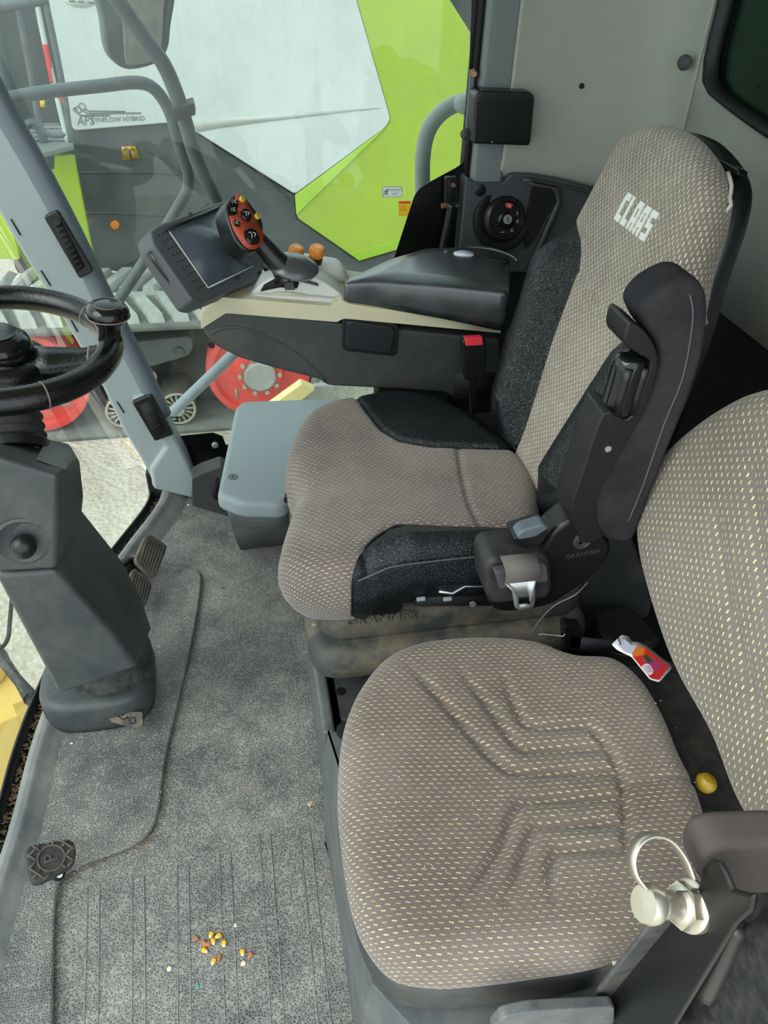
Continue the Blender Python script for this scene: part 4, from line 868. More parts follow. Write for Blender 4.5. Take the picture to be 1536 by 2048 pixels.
# suspension base: dusty bellows cover with raised maker name
def slab(name, x0, x1, y0, y1, z0, z1, r, mat, bev):
    return prism(name, rrect(x0, x1, y0, y1, r, 6), FZ(0), z0, z1, mat, ds, bevel=bev, seg=3)
slab('seat_pan', 0.12, 0.54, 0.90, 1.36, 0.36, 0.455, 0.04, BLACKM, 0.01)
sa = slab('base_cover', 0.088, 0.56, 0.880, 1.32, 0.305, 0.372, 0.05, DUSTY, 0.02)
sb2 = slab('base_lip', 0.068, 0.57, 0.845, 1.33, 0.245, 0.315, 0.06, DUSTY, 0.028)
slab('bellows', 0.115, 0.54, 0.945, 1.36, 0.181, 0.26, 0.05, DUSTY, 0.02)
fg = FY(0.880)
text('lettering', 'GRAMMER', fg, *fg.px(764, 1236), 0.026, DUSTY, sa, h=0.0005, ext=0.0016)
prism('pull_tab', [tuple(p) for p in rounded(FY(0.865).pxs([(733, 1205), (805, 1200), (806, 1218), (795, 1228), (745, 1232), (736, 1224)]), 0.004)], FY(0.865), -0.02, 0.0, BLACK, ds, bevel=0.004)
tube('front_handle', [hz(584, 930, 0.43), hz(586, 965, 0.43), hz(578, 1000, 0.43)], 0.010, BLACK, ds, 10)
tube('seat_wire', [hy(*p, 0.86) for p in ((878, 1183), (905, 1187), (930, 1172), (985, 1172))], 0.0025, STEEL, ds, 6)
for px_ in (842, 895): box('slide_clip', hy(px_, 1198, 0.86), (0.014, 0.006, 0.006), LID, ds, bevel=0.001)
lathe('seat_bolt', [(0.006, 0), (0.006, 0.003), (0, 0.003)], hy(945, 1207, 0.86), (0, -1, 0), STEEL, ds, 6)
tube('slide_rail', [hy(830, 1195, 0.88), hy(1000, 1195, 0.88)], 0.014, BLACKM, ds, 8)

# ------------------------------------------------------------------ plinth under both seats
pt = thing('seat_plinth', (0.5, 0.9, 0.0), 'dark grey moulded floor plinth between the two seats', 'plinth')
box('body', (0.535, 1.09, 0.09), (0.85, 0.62, 0.18), BLACKM, pt, bevel=0.01)
box('front_board', (0.088, 0.915, 0.105), (0.022, 0.27, 0.21), SCUFF, pt, bevel=0.006)
prism('cover_plate', rrect(0.112, 0.40, 0.81, 0.94, 0.008), FZ(0.18), 0.0, 0.016, DKGREY, pt, bevel=0.003)
lathe('plate_screw', [(0.008, 0), (0.008, 0.003), (0.0045, 0.004), (0.004, 0.002), (0, 0.002)], hz(681, 1384, 0.196), (0, 0, 1), BLACK, pt, 18)
tag(tube('fine_wire', [hy(*p, 0.84) for p in ((1060, 1270), (1080, 1240), (1110, 1210), (1150, 1190), (1175, 1165))], 0.0008, STEEL, None, 5, sm=3), 'fine loose wire hanging beside the driver seat base', 'wire')

# ------------------------------------------------------------------ passenger seat
ps = thing('passenger_seat', (0.3, 0.52, 0.0), 'fold-down passenger seat in brown grey dashed cloth beside the door', 'seat')
f2 = FZ(0.445)
out2 = f2.pxs([(679, 1560), (688, 1440), (715, 1365), (765, 1302), (830, 1270), (920, 1257), (1010, 1257), (1080, 1266), (1150, 1290), (1230, 1298), (1290, 1340), (1335, 1410), (1370, 1490), (1405, 1560), (1428, 1640), (1425, 1720), (1380, 1800), (1300, 1850), (1210, 1888), (1080, 1910), (960, 1926), (860, 1930), (785, 1910), (735, 1850), (708, 1780), (690, 1680)])
GR = [[(820, 1330), (880, 1392), (960, 1480), (1000, 1515), (1035, 1532), (1130, 1536), (1232, 1536)], [(922, 1340), (980, 1410), (1025, 1470), (1055, 1490), (1130, 1490), (1212, 1490)], [(1008, 1350), (1038, 1420), (1062, 1443), (1120, 1447), (1180, 1446)],
      [(1180, 1446), (1215, 1485), (1240, 1535), (1252, 1600), (1256, 1688)], [(925, 1795), (975, 1735), (1008, 1680), (1030, 1615), (1058, 1590), (1130, 1588), (1245, 1588)], [(1015, 1795), (1050, 1705), (1070, 1650), (1095, 1638), (1170, 1638), (1250, 1640)], [(1110, 1790), (1104, 1735), (1118, 1695), (1150, 1688), (1254, 1690)]]
GR = [[tuple(p) for p in smooth2(f2.pxs(g), 4, False)] for g in GR]
SM = f2.pxs([(1250, 1566), (1320, 1552), (1400, 1545)])
pan = f2.pxs([(1035, 1480), (1180, 1446), (1240, 1535), (1256, 1690), (1110, 1690), (1040, 1620)])
def h2(P):
    P = np.array(P); h = np.zeros(len(P))
    for g in GR:
        d = polydist(P, g); a = np.array(g[0]); fade = np.clip(np.linalg.norm(P-a, axis=1)/0.05, 0.25, 1) if g is not GR[3] else 1.0
        h = np.minimum(h, -0.0105*np.exp(-(d/0.0070)**2)*fade)
    h -= 0.004*np.exp(-(polydist(P, SM)/0.004)**2)
    c = np.array(f2.px(1050, 1600)); r2 = ((P-c)**2).sum(1); h += -0.012*np.exp(-r2/0.02)
    return h - 0.02*np.clip((0.14-P[:, 0])/0.1, 0, 1)**2
V, F, U, S2 = cushion(out2, f2, 0.075, 0.034, h2, 130, 380, bulge=0.006, tuck=0.02)
th = math.radians(6); U = np.stack([U[:, 0]*math.cos(th)-U[:, 1]*math.sin(th), U[:, 0]*math.sin(th)+U[:, 1]*math.cos(th)], 1)
cs = mesh('seat_cushion', V, F, FAB2, ps, uv=U)
b2 = unit((0.25, 0, 0.97)); fb2 = Fr((0.505, 0.53, 0.46), (0, -1, 0), b2)
ob2 = [(0.03, 0.030), (-0.06, 0.036), (-0.135, 0.056), (-0.235, 0.100), (-0.285, 0.145), (-0.302, 0.195), (-0.292, 0.265), (-0.252, 0.345), (-0.195, 0.408), (-0.09, 0.452), (0.0, 0.460), (0.08, 0.450), (0.17, 0.410), (0.226, 0.350), (0.262, 0.280), (0.27, 0.20), (0.25, 0.10), (0.20, 0.03), (0.12, 0.012)]
gb2 = [smooth2(fb2.pxs(g, 0.0), 3, False) for g in ([(1428, 1040), (1438, 1150), (1470, 1300), (1505, 1420), (1536, 1450)], [(1500, 950), (1510, 1100), (1540, 1250)])]
def h2b(P):
    P = np.array(P); h = np.zeros(len(P))
    for g in gb2: h = np.minimum(h, -0.007*np.exp(-(polydist(P, [tuple(p) for p in g])/0.010)**2))
    return h - 0.012*np.exp(-((P**2).sum(1))/0.05)
V, F, U, S2 = cushion(ob2, fb2, 0.075, 0.035, h2b, 70, 260, center=(0, 0.25), bulge=0.006, tuck=0.01)
mesh('backrest', V, F, FAB2B, ps, uv=U[:, ::-1])
prism('back_shell', [(s*0.98, 0.25+(t-0.25)*0.98) for s, t in smooth2(ob2, 3)], fb2, -0.12, -0.07, SHELL, ps, bevel=0.015)
# moulded base
fr0 = [(622, 1452), (628, 1520), (640, 1600), (655, 1700), (672, 1800), (690, 1930), (708, 2060), (720, 2150)]
low = [hz(a, b, 0.0) for a, b in fr0]; hi = [p+np.array((0.012, 0.0, 0.0)) for p in low]
def ringz(L, z, far, nearY): 
    L = [p for p in L]; yn = L[-1][1]
    return [(p[0], min(p[1], far-0.01*(len(L)-i)/len(L)-0.002*(7-i)), z) for i, p in enumerate(L)] + [(L[-1][0]+0.05, nearY, z), (0.62, nearY, z), (0.62, far, z), (L[0][0]+0.06, far, z)]
loft('seat_base', [ringz([p+np.array((d_, 0, 0)) for p in low], z_, 0.728, n_) for z_, d_, n_ in ((0.001, 0.0, 0.30), (0.12, 0.0, 0.295), (0.24, 0.002, 0.29), (0.31, 0.010, 0.285))], SCUFF, ps, bevel=0.010, seg=3)
rimo = [tuple(np.array(f2.px(1040, 1610))+(np.array(p)-np.array(f2.px(1040, 1610)))*np.array((0.985, 1.01))) for p in smooth2(out2, 4)]
prism('cushion_tray', rimo, f2, -0.125, -0.062, DKGREY, ps, bevel=0.014, seg=3)
fn = FY(0.262)
prism('side_cover', rounded(fn.pxs([(985, 2060), (1005, 2036), (1060, 2024), (1230, 2014), (1230, 2080), (985, 2100)]), 0.008), fn, -0.012, 0.0, plastic('mid grey cover', (84, 88, 90), 0.5, 0.2, 800, dirt=0.3, dcol=(160, 158, 152), dscale=18), ps, bevel=0.008)
lathe('tether_hole', [(0.018, 0), (0.018, 0.002), (0.014, 0.0025), (0, 0.0025)], hz(696, 1462, 0.311), (0, 0, 1), BLACKM, ps, 20)
# folding mechanism at the near side
fx1 = FX(0.335)
m1 = prism('folding_arm', fx1.pxs([(1140, 2080), (1396, 1770), (1402, 1735), (1418, 1718), (1436, 1722), (1448, 1745), (1462, 1778), (1505, 1790), (1500, 1822), (1470, 1850), (1330, 2080)]), fx1, -0.006, 0.0, BLACK, ps, bevel=0.003)
prism('arm_flange', fx1.pxs([(1135, 2080), (1390, 1775), (1399, 1778), (1150, 2080)]), fx1, -0.004, 0.022, plastic('worn black steel', (70, 70, 70), 0.45, dirt=0.3, dcol=(130, 128, 124), dscale=30), ps, bevel=0.002)
fx2 = FX(0.355)
sp2 = prism('side_plate', fx2.pxs([(1310, 2090), (1390, 1960), (1480, 1850), (1540, 1790), (1640, 1780), (1640, 2090)]), fx2, -0.03, 0.0, plastic('dusty black steel', (30, 32, 37), 0.32, dirt=0.12, dcol=(150, 140, 125), dscale=60), ps, bevel=0.006)
tube('pressed_rib', [fx2.w(*fx2.px(*p), 0.002) for p in ((1480, 1850), (1462, 1895), (1440, 1945), (1418, 1990))], 0.009, plastic('rib steel', (48, 46, 48), 0.35), sp2, 10, sm=3)
lathe('rivet', [(0.009, 0), (0.009, 0.004), (0.005, 0.006), (0.004, 0.018), (0, 0.02)], fx2.w(*fx2.px(1396, 1962), 0.0), (-1, -0.1, 0.2), DKGREY, sp2, 14)
po = fx1.w(*fx1.px(1388, 1812), 0.0); pax = unit((-0.915, 0.0, 0.40))
pin = lathe('locking_pin', [(0.0215, 0.0), (0.0215, 0.006), (0.019, 0.008), (0.0155, 0.008), (0.0155, 0.018), (0.0115, 0.020), (0.0115, 0.038), (0.0095, 0.039), (0.0095, 0.042), (0.012, 0.043), (0.0155, 0.045), (0.0165, 0.052), (0.0145, 0.057), (0, 0.058)], po, pax, ZINC, ps, 28)
rg = [np.array(p) for p in ((-0.050, 0.012), (-0.057, 0.024), (-0.057, 0.038), (-0.048, 0.050), (-0.034, 0.053), (-0.020, 0.046), (-0.010, 0.030), (-0.006, 0.014))]
Vr = [po+np.array((p[0], 0.72*p[1]-0.7*sy*0.0075, 0.70*p[1]+0.022+0.72*sy*0.0075)) for p in smooth2(rg, 5, False) for sy in (-1, 1)]
rn = mesh('pull_ring', Vr, [[2*i, 2*i+1, 2*i+3, 2*i+2] for i in range(len(Vr)//2-1)], ZINC, ps); rn.modifiers.new('s', 'SOLIDIFY').thickness = 0.0022
lathe('hex_nut', [(0.019, 0.008), (0.019, 0.017), (0.0, 0.017)], po, pax, ZINC, pin, 6)
fbl = FY(0.27)
prism('side_bolster', [tuple(p) for p in smooth2(fbl.pxs([(1398, 1745), (1412, 1712), (1450, 1695), (1510, 1690), (1600, 1690), (1640, 1730), (1600, 1780), (1520, 1792), (1450, 1788), (1412, 1775)]), 4)], fbl, -0.035, 0.0, plastic('grey velour', (88, 82, 79), 0.95, 0.5, 900, spec=0.1), ps, bevel=0.025, seg=4)
# dark hinge channel between cushion and backrest
prism('hinge_channel', [(0.44, 0.30), (0.62, 0.30), (0.64, 0.72), (0.48, 0.72)], FZ(0.34), -0.02, 0.025, plastic('dark hinge steel', (42, 43, 44), 0.6, dirt=0.15, dscale=40), ps, bevel=0.01)
tag(lathe('release_knob', [(0.006, 0), (0.011, 0.004), (0.0135, 0.010), (0.0135, 0.015), (0.009, 0.021), (0, 0.023)], hz(1404, 1578, 0.40), (0.25, 0.1, 1.0), YELKNOB, ps), 'mustard yellow release knob')
# lap belt of the passenger seat
lb = thing('lap_belt', (0.52, 0.80, 0.30), 'black lap belt buckle and strap lying behind the passenger seat cushion', 'seat belt')
fl2 = FY(0.79)
prism('buckle', rounded(fl2.pxs([(1128, 1258), (1132, 1252), (1162, 1255), (1166, 1262), (1160, 1300), (1130, 1295)]), 0.003), fl2, -0.02, 0.0, BLACK, lb, bevel=0.003)
prism('strap', fl2.pxs([(1140, 1272), (1175, 1278), (1240, 1284), (1240, 1304), (1180, 1303), (1142, 1298)]), fl2, -0.004, 0.0, plastic('dark strap', (62, 64, 70), 0.8, 0.5, 600), lb)
tube('wire_loop', [fl2.w(*fl2.px(*p), 0.0) for p in ((1078, 1270), (1082, 1268), (1126, 1273), (1130, 1268))], 0.0012, STEEL, lb, 6)
bn = thing('black_bin', (0.62, 0.86, 0.18), 'small black lidded box on the floor between the two seats', 'box')
bo2 = [tuple(p) for p in smooth2(FZ(0.275).pxs([(1195, 1225), (1210, 1212), (1250, 1210), (1275, 1218), (1305, 1250), (1320, 1275), (1270, 1284), (1222, 1276), (1200, 1256)]), 4)]
prism('lid', bo2, FZ(0.27), -0.025, 0.0, BLACKM, bn, bevel=0.008, seg=3)
cb2 = np.mean(bo2, 0); prism('body', [tuple(cb2+(np.array(p)-cb2)*1.06) for p in bo2], FZ(0.27), -0.09, -0.026, BLACK, bn, bevel=0.004)
tag(prism('rear_shroud', FY(0.95).pxs([(1105, 1100), (1260, 1060), (1310, 1190), (1300, 1235), (1110, 1290)]), FY(0.95), -0.015, 0.0, plastic('dark green grey shroud', (38, 42, 42), 0.6, 0.2, 600, dirt=0.15), None, bevel=0.01), 'dark shroud panel behind the driver seat belt reel', 'panel')

# ------------------------------------------------------------------ right-hand control console
co = thing('control_console', (0.3, 1.5, 0.18), 'dark grey and cream armrest control console right of the driver seat', 'console')
fc1 = FY(1.42)
cbp = [(406, 652), (452, 622), (560, 632), (690, 648), (1000, 680), (1010, 790), (905, 796), (893, 786), (780, 778), (655, 772), (640, 760), (560, 740), (480, 717), (432, 693), (412, 672)]
body = prism('body', rounded(fc1.pxs(cbp), 0.010), fc1, -0.19, 0.0, DKGREY, co, bevel=0.006, seg=3)
tube('styling_ridge', [fc1.w(*fc1.px(*p), -0.001) for p in ((420, 668), (440, 658), (475, 655), (520, 668), (580, 698), (625, 735), (650, 762))], 0.0035, DKGREY, co, 8, sm=4)
lathe('dimple', [(0.007, 0), (0.007, 0.001), (0.005, 0.0012), (0, 0.0005)], fc1.w(*fc1.px(423, 690), 0.0005), (-0.3, -1, 0), BLACKM, co, 16)
trim = prism('cream_trim', rounded(fc1.pxs([(402, 656), (403, 624), (442, 592), (662, 610), (683, 598), (700, 606), (1000, 650), (1000, 664), (700, 636), (686, 635), (673, 642), (452, 624)]), 0.003), fc1, -0.185, 0.006, CREAM, co, bevel=0.003)
dk_ = FY(1.432)
prism('top_deck', fc1.pxs([(446, 604), (505, 596), (560, 596), (640, 600), (690, 606), (690, 620), (450, 618)]), fc1, -0.175, -0.012, OFFWHITE, co, bevel=0.010, seg=3)
prism('deck_rear', dk_.pxs([(520, 575), (600, 560), (700, 575), (720, 604), (520, 606)]), dk_, -0.17, -0.09, OFFWHITE, co, bevel=0.012, seg=3)
arch = FY(1.445)
am = prism('lever_arch', [tuple(p) for p in smooth2(arch.pxs([(496, 604), (512, 578), (544, 555), (580, 546), (624, 552), (664, 574), (694, 606), (600, 612)]), 4)], arch, -0.085, 0.0, OFFWHITE, co, bevel=0.006, seg=3)
prism('arch_face', [tuple(p) for p in smooth2(arch.pxs([(512, 604), (530, 589), (560, 583), (600, 586), (640, 596), (668, 608), (600, 612)]), 4)], arch, 0.0, 0.006, CREAM, co, bevel=0.002)
prism('lever_gate', arch.pxs([(521, 582), (528, 569), (548, 558), (590, 552), (598, 566), (594, 576), (560, 574)]), arch, 0.0, 0.0025, BLACKM, co)
prism('gate_plate', arch.pxs([(566, 562), (585, 561), (590, 578), (570, 578)]), arch, 0.001, 0.006, DKGREY, co, bevel=0.001)
prism('gate_bar', arch.pxs([(588, 552), (636, 566), (637, 572), (590, 560)]), arch, -0.01, 0.003, DKGREY, co, bevel=0.001)
# storage pocket
pk = prism('pocket_frame', rounded(fc1.pxs([(684, 636), (690, 632), (790, 645), (798, 652), (793, 706), (786, 711), (690, 700), (683, 693)]), 0.005), fc1, 0.0, 0.005, BLACK, co, bevel=0.003)
prism('pocket_lid', rounded(fc1.pxs([(692, 642), (700, 638), (784, 651), (788, 660), (782, 700), (776, 704), (694, 694), (690, 688)]), 0.004), fc1, 0.004, 0.010, plastic('pocket lid', (26, 28, 32), 0.4, 0.25, 700), pk, bevel=0.004, seg=3)
prism('cut_out', fc1.pxs([(905, 796), (912, 745), (925, 740), (1000, 745), (1000, 796)]), fc1, 0.0, 0.003, BLACKM, co)
# arm pad
fpd = FY(1.395)
zt_ = fpd.w(*fpd.px(900, 568))[2]; ft_ = FZ(zt_)
top_ = [np.array(p) for p in rounded(ft_.pxs([(684, 566), (692, 556), (778, 517), (855, 494), (960, 493), (1005, 503), (1022, 515), (1022, 586), (900, 573), (760, 563)]), 0.02, 5)]
if area2(top_) < 0: top_ = top_[::-1]
cm_ = np.mean(top_, 0); x0_ = min(p[0] for p in top_); x1_ = max(p[0] for p in top_)
pd = loft('arm_pad', [[(*(cm_+(p-cm_)*0.97), zt_-0.046-0.042*(p[0]-x0_)/(x1_-x0_)) for p in top_], [(*p, zt_-0.036-0.03*(p[0]-x0_)/(x1_-x0_)) for p in top_], [(*p, zt_-0.010) for p in top_], [(*(cm_+(p-cm_)*0.985), zt_-0.003) for p in top_], [(*(cm_+(p-cm_)*0.95), zt_) for p in top_], [(*(cm_+(p-cm_)*0.6), zt_+0.006) for p in top_]], PAD, co)
ztop = fpd.w(*fpd.px(900, 568))[2]
fzt = FZ(ztop+0.0045)
cup = prism('cup_recess', [tuple(p) for p in smooth2(fzt.pxs([(893, 508), (915, 500), (960, 499), (1000, 507), (1018, 520), (1000, 524), (950, 515), (915, 513)]), 4)], fzt, -0.006, 0.0012, BLACKM, pd)
prism('pale_insert', [tuple(p) for p in smooth2(fzt.pxs([(907, 507), (925, 503), (945, 507), (944, 514), (915, 513)]), 4)], fzt, 0.001, 0.003, plastic('pale insert', (205, 210, 220), 0.4), pd)
tube('recess_rim', [fzt.w(*p, 0.001) for p in smooth2(fzt.pxs([(890, 506), (930, 496), (980, 499), (1020, 512), (1035, 523)]), 4, False)], 0.004, PAD, pd, 8)
# knobs
for i, (x, y) in enumerate(((591, 500), (632, 500))):
    fk_ = hy(x, y+14, 1.56-0.02*i); k = lathe('knob', [(0.011, 0.0), (0.0145, 0.003), (0.0165, 0.010), (0.0150, 0.020), (0.0125, 0.0235), (0, 0.0235)], fk_, (0.15, -0.25, 1), ORANGE, co, 28)
    lathe('knob_collar', [(0.014, -0.035), (0.014, 0.0), (0.010, 0.001), (0, 0.001)], fk_, (0.15, -0.25, 1), BLACK, k, 24)
    lathe('knob_ring', [(0.007, 0.0236), (0.0075, 0.0242), (0.0062, 0.0242), (0.006, 0.0237), (0, 0.0237)], fk_, (0.15, -0.25, 1), plastic('knob print', (235, 180, 110), 0.4), k, 20)
for x, y in ((513, 553), (540, 540)):
    q = hy(x, y, 1.50); lathe('rotary_switch', [(0.012, -0.03), (0.012, 0.008), (0.0105, 0.012), (0, 0.012)], q, (-0.25, -0.15, 1), BLACK, co, 18)
box('console_bracket', (0.36, 1.46, 0.38), (0.16, 0.05, 0.40), BLACKM, co, bevel=0.005)
for x, y in ((405, 628), (412, 618)): tube('front_plug', [fc1.w(*fc1.px(x, y), -0.03), fc1.w(*fc1.px(x-12, y-8), -0.03)], 0.005, BLACK, co, 8)

# multifunction lever
mf = thing('control_lever', hy(590, 555, 1.47), 'black multifunction lever with red button face on the console', 'lever')
nh = unit((0.52, -0.60, 0.61)); e1h = unit(np.cross((0, 0, 1.0), nh)); e2h = np.cross(nh, e1h)
fh1 = Fr(hy(490, 443, 1.43), e1h, e2h, nh)
S6 = lambda L: [(a/4.8+360, b/4.8+360) for a, b in L]
head = S6([(560, 118), (640, 165), (725, 275), (795, 380), (806, 500), (775, 625), (720, 680), (640, 680), (555, 605), (495, 480), (455, 350), (446, 250), (500, 150)])
ho = [tuple(p) for p in smooth2(fh1.pxs(head), 4)]
prism('lever_head', ho, fh1, -0.044, 0.0, BLACK, mf, bevel=0.006, seg=3)
red = S6([(530, 150), (562, 135), (640, 190), (655, 235), (690, 300), (740, 400), (800, 520), (788, 600), (740, 655), (680, 665), (620, 635), (562, 560), (512, 470), (476, 362), (482, 342), (540, 330), (558, 240), (535, 190)])
prism('face_plate', [tuple(p) for p in smooth2(fh1.pxs(red, 0.001), 3)], fh1, 0.0, 0.0016, FACE, mf)
for (x, y, rx, m) in ((590, 192, 30, YELLOWB), (735, 355, 30, YELLOWB), (520, 222, 34, BLACKG), (508, 298, 32, BLACKG), (537, 424, 33, BLACKG), (628, 342, 60, BLACKG), (682, 548, 84, BLACKG)):
    q = np.array(fh1.px(x/4.8+360, y/4.8+360)); r = rx/4.8/1110
    bt = lathe('button', [(r, 0.0), (r, 0.003), (r*0.85, 0.0048), (r*0.5, 0.0040 if rx > 50 else 0.0055), (0, 0.0035 if rx > 50 else 0.0058)], fh1.w(*q, 0.001), nh, m, mf, 24, e1=e1h)
    if rx > 50:
        tube('button_mark', [fh1.w(*(q+np.array(p)*r), 0.0062) for p in ((0.25, 0.35), (0.55, 0.1), (0.2, -0.15))], 0.0006, LOGOW, bt, 5)
        tube('button_mark', [fh1.w(*(q+np.array(p)*r), 0.0058) for p in ((-0.35, 0.45), (-0.05, 0.5), (0.0, 0.1), (-0.25, -0.2))], 0.0005, LOGOW, bt, 5)
    else:
        tube('button_mark', [fh1.w(*(q+0.45*r*np.array((math.cos(a), math.sin(a)))), 0.0068) for a in np.linspace(0.5, 5, 8)], 0.0005, BLACKI if m is YELLOWB else LOGOW, bt, 5)
st = [hy(508, 470, 1.46), hy(532, 497, 1.455), hy(550, 518, 1.45), hy(566, 535, 1.45), hy(576, 548, 1.45)]
tube('stick', st, 0.02, BLACK, mf, 20, radii=[0.016, 0.0185, 0.020, 0.024, 0.034], sm=4)
pr_o = hy(588, 534, 1.45); pax2 = unit((0.10, -0.30, 1.0))
lathe('palm_rest', [(0.030, -0.012), (0.044, -0.006), (0.048, 0.001), (0.046, 0.005), (0.034, 0.012), (0.022, 0.020), (0, 0.022)], pr_o, pax2, PAD, mf, 32, sx=0.8, e1=(0.2, 1, 0.3))

# terminal
nm_ = unit((0.654, -0.377, 0.656)); hm = unit((-0.509, 0.423, 0.75)); hm = unit(hm-nm_*(hm@nm_)); wm = np.cross(hm, nm_)
ft = Fr(hy(420, 500, 1.45), wm, hm, nm_)
mt = thing('terminal', hy(430, 600, 1.46), 'charcoal on-board terminal with a blank dark screen at the console front', 'monitor')
hp1 = rounded(ft.pxs([(300, 460), (318, 447), (448, 400), (478, 398), (548, 500), (560, 528), (545, 548), (402, 604), (384, 600), (308, 490)]), 0.006)
prism('housing', hp1, ft, -0.045, 0.0, MONITOR, mt, bevel=0.009, seg=3)
scr = ft.pxs([(337, 458), (437, 415), (512, 520), (505, 531), (417, 574)], 0.002)
prism('screen', scr, ft, -0.001, 0.0012, SCREEN, mt)
for a, b in (((334, 459), (438, 414)),): tube('bezel_edge', [ft.w(*ft.px(*a, 0.002), 0.001), ft.w(*ft.px(*b, 0.002), 0.001)], 0.0035, BLACK, mt, 6)
for a, b in (((337, 459), (417, 575)), ((417, 575), (507, 532))): tube('bezel_edge', [ft.w(*ft.px(*a, 0.002), 0.001), ft.w(*ft.px(*b, 0.002), 0.001)], 0.0013, STRIPE, mt, 6)
dots = []
for i in range(9):
    for j in range(3): dots.append((318+i*9.6+j*8-j*1.0, 470+i*13.4-j*3.5))
for x, y in dots: lathe('grip_dot', [(0.0017, 0), (0.0017, 0.0008), (0, 0.0014)], ft.w(*ft.px(x, y), 0.0), nm_, BLACK, mt, 6)
lathe('terminal_badge', [(0.006, 0), (0.006, 0.0008), (0, 0.0008)], ft.w(*ft.px(381, 428), 0.0), nm_, DKGREY, mt, 16, sx=0.5)
text('terminal_mark', 'CEBIS', ft, *ft.px(474, 556), 0.008, DKGREY, mt, h=0.0, ext=0.0008)
fts = Fr(ft.o, nm_, hm, -wm)
qs = [ft.w(*ft.px(*p, -0.02), -0.02) for p in ((304, 503), (318, 522), (340, 552), (357, 574))]
tube('side_grip', [p-wm*0.004 for p in qs], 0.009, BLACK, mt, 12)
tube('stand', [hy(440, 575, 1.49), hy(462, 600, 1.50), hy(480, 625, 1.50)], 0.018, BLACK, mt, 14)

# ------------------------------------------------------------------ cool box lid and bracket
cbx = thing('storage_box', (0.05, 1.52, 0.0), 'dark storage box with blue grey lid in front of the console', 'box')
fzl = FZ(0.30)
lidp = [tuple(p) for p in rounded(fzl.pxs([(434, 985), (470, 812), (485, 800), (600, 796), (680, 796), (680, 900), (588, 960), (590, 985), (565, 1008), (480, 1006), (440, 990)]), 0.03, 6)]
prism('lid', lidp, fzl, -0.045, 0.0, LID, cbx, bevel=0.014, seg=4)
lathe('lid_button', [(0.011, 0), (0.011, 0.0012), (0.0095, 0.0016), (0.008, 0.0008), (0.002, 0.0008), (0.002, 0.0), (0, 0)], hz(466, 954, 0.30), (0, 0, 1), TUBEG, cbx, 24)
lathe('button_hole', [(0.002, 0), (0.002, 0.0012), (0, 0.0012)], hz(466, 954, 0.3005), (0, 0, 1), BLACKM, cbx, 8)
cl_ = np.mean(lidp, 0); bt_ = [cl_+(np.array(p)-cl_)*0.90 for p in lidp]
loft('body', [[(p[0]*0.86+cl_[0]*0.14, max(p[1], 1.515), 0.0) for p in bt_], [(p[0]*0.93+cl_[0]*0.07, max(p[1], 1.45), 0.10) for p in bt_], [(p[0], p[1], 0.256) for p in bt_]], SCUFF, cbx)
bk_ = FY(1.58)
ob = tag(prism('floor_bracket', rounded(bk_.pxs([(384, 958), (402, 948), (440, 935), (462, 945), (466, 1036), (385, 1012)]), 0.004), bk_, -0.05, 0.0, DKGREY, None, bevel=0.004), 'dark grey moulded bracket between pillar foot and storage box', 'bracket')
prism('slot', rounded(bk_.pxs([(422, 962), (436, 952), (440, 990), (432, 1002), (422, 990)]), 0.006), bk_, 0.0, 0.002, BLACKM, ob)

# ------------------------------------------------------------------ steering column and wheel
sc = thing('steering_column', (-0.34, 1.06, 0.011), 'dark grey moulded steering column with round adjuster knob', 'steering column')
c0 = hz(203, 1418, 0.011); ell = lambda cx, cy, rx, ry, z, n=40: [(cx+rx*math.cos(2*math.pi*k/n), cy+ry*math.sin(2*math.pi*k/n), z) for k in range(n)]
sq = lambda cx, cy, rx, ry, z, p=0.62, n=48: [(cx+rx*math.copysign(abs(math.cos(2*math.pi*k/n))**p, math.cos(2*math.pi*k/n)), cy+ry*math.copysign(abs(math.sin(2*math.pi*k/n))**p, math.sin(2*math.pi*k/n)), z) for k in range(n)]
cx0, cy0 = c0[0], c0[1]+0.032
loft('base_collar', [sq(cx0, cy0, 0.104, 0.085, 0.011), sq(cx0, cy0, 0.106, 0.088, 0.03), sq(cx0, cy0, 0.105, 0.087, 0.075), sq(cx0, cy0, 0.100, 0.082, 0.086), sq(cx0, cy0, 0.085, 0.068, 0.088)], COLUMN, sc)
loft('base_dome', [ell(cx0+0.03, cy0+0.01, 0.080, 0.075, 0.05), ell(cx0+0.03, cy0+0.01, 0.084, 0.078, 0.09), ell(cx0+0.03, cy0+0.01, 0.082, 0.076, 0.13), ell(cx0+0.025, cy0+0.01, 0.07, 0.066, 0.17), ell(cx0+0.01, cy0+0.01, 0.045, 0.045, 0.20)], plastic('scuffed black dome', (38, 40, 41), 0.4, 0.2, 600, dirt=0.3, dcol=(150, 150, 146), dscale=22, scratch=0.9), sc)
def sect(NL, NR, R, dR, dF): 
    NL, NR, R = (np.array(a) for a in (NL, NR, R)); RF = R+np.array(dR); FL = NL+np.array(dF)
    return [NL, NR, R, RF, FL]
yN = 0.955
lo = sect(hy(118, 1392, yN), hy(276, 1336, yN), hy(305, 1262, 1.07), (-0.02, 0.07, 0.02), (0.0, 0.16, 0.02))
md = sect(hy(60, 1285, yN), hy(215, 1255, yN), hy(262, 1180, 1.09), (-0.02, 0.07, 0.02), (0.0, 0.17, 0.02))
up = sect(hy(-12, 1150, yN), hy(112, 1140, yN), hy(157, 1065, 1.08), (-0.02, 0.08, 0.03), (0.0, 0.17, 0.03))
loft('lower_housing', [lo, md, up], COLUMN, sc, bevel=0.010, seg=3)
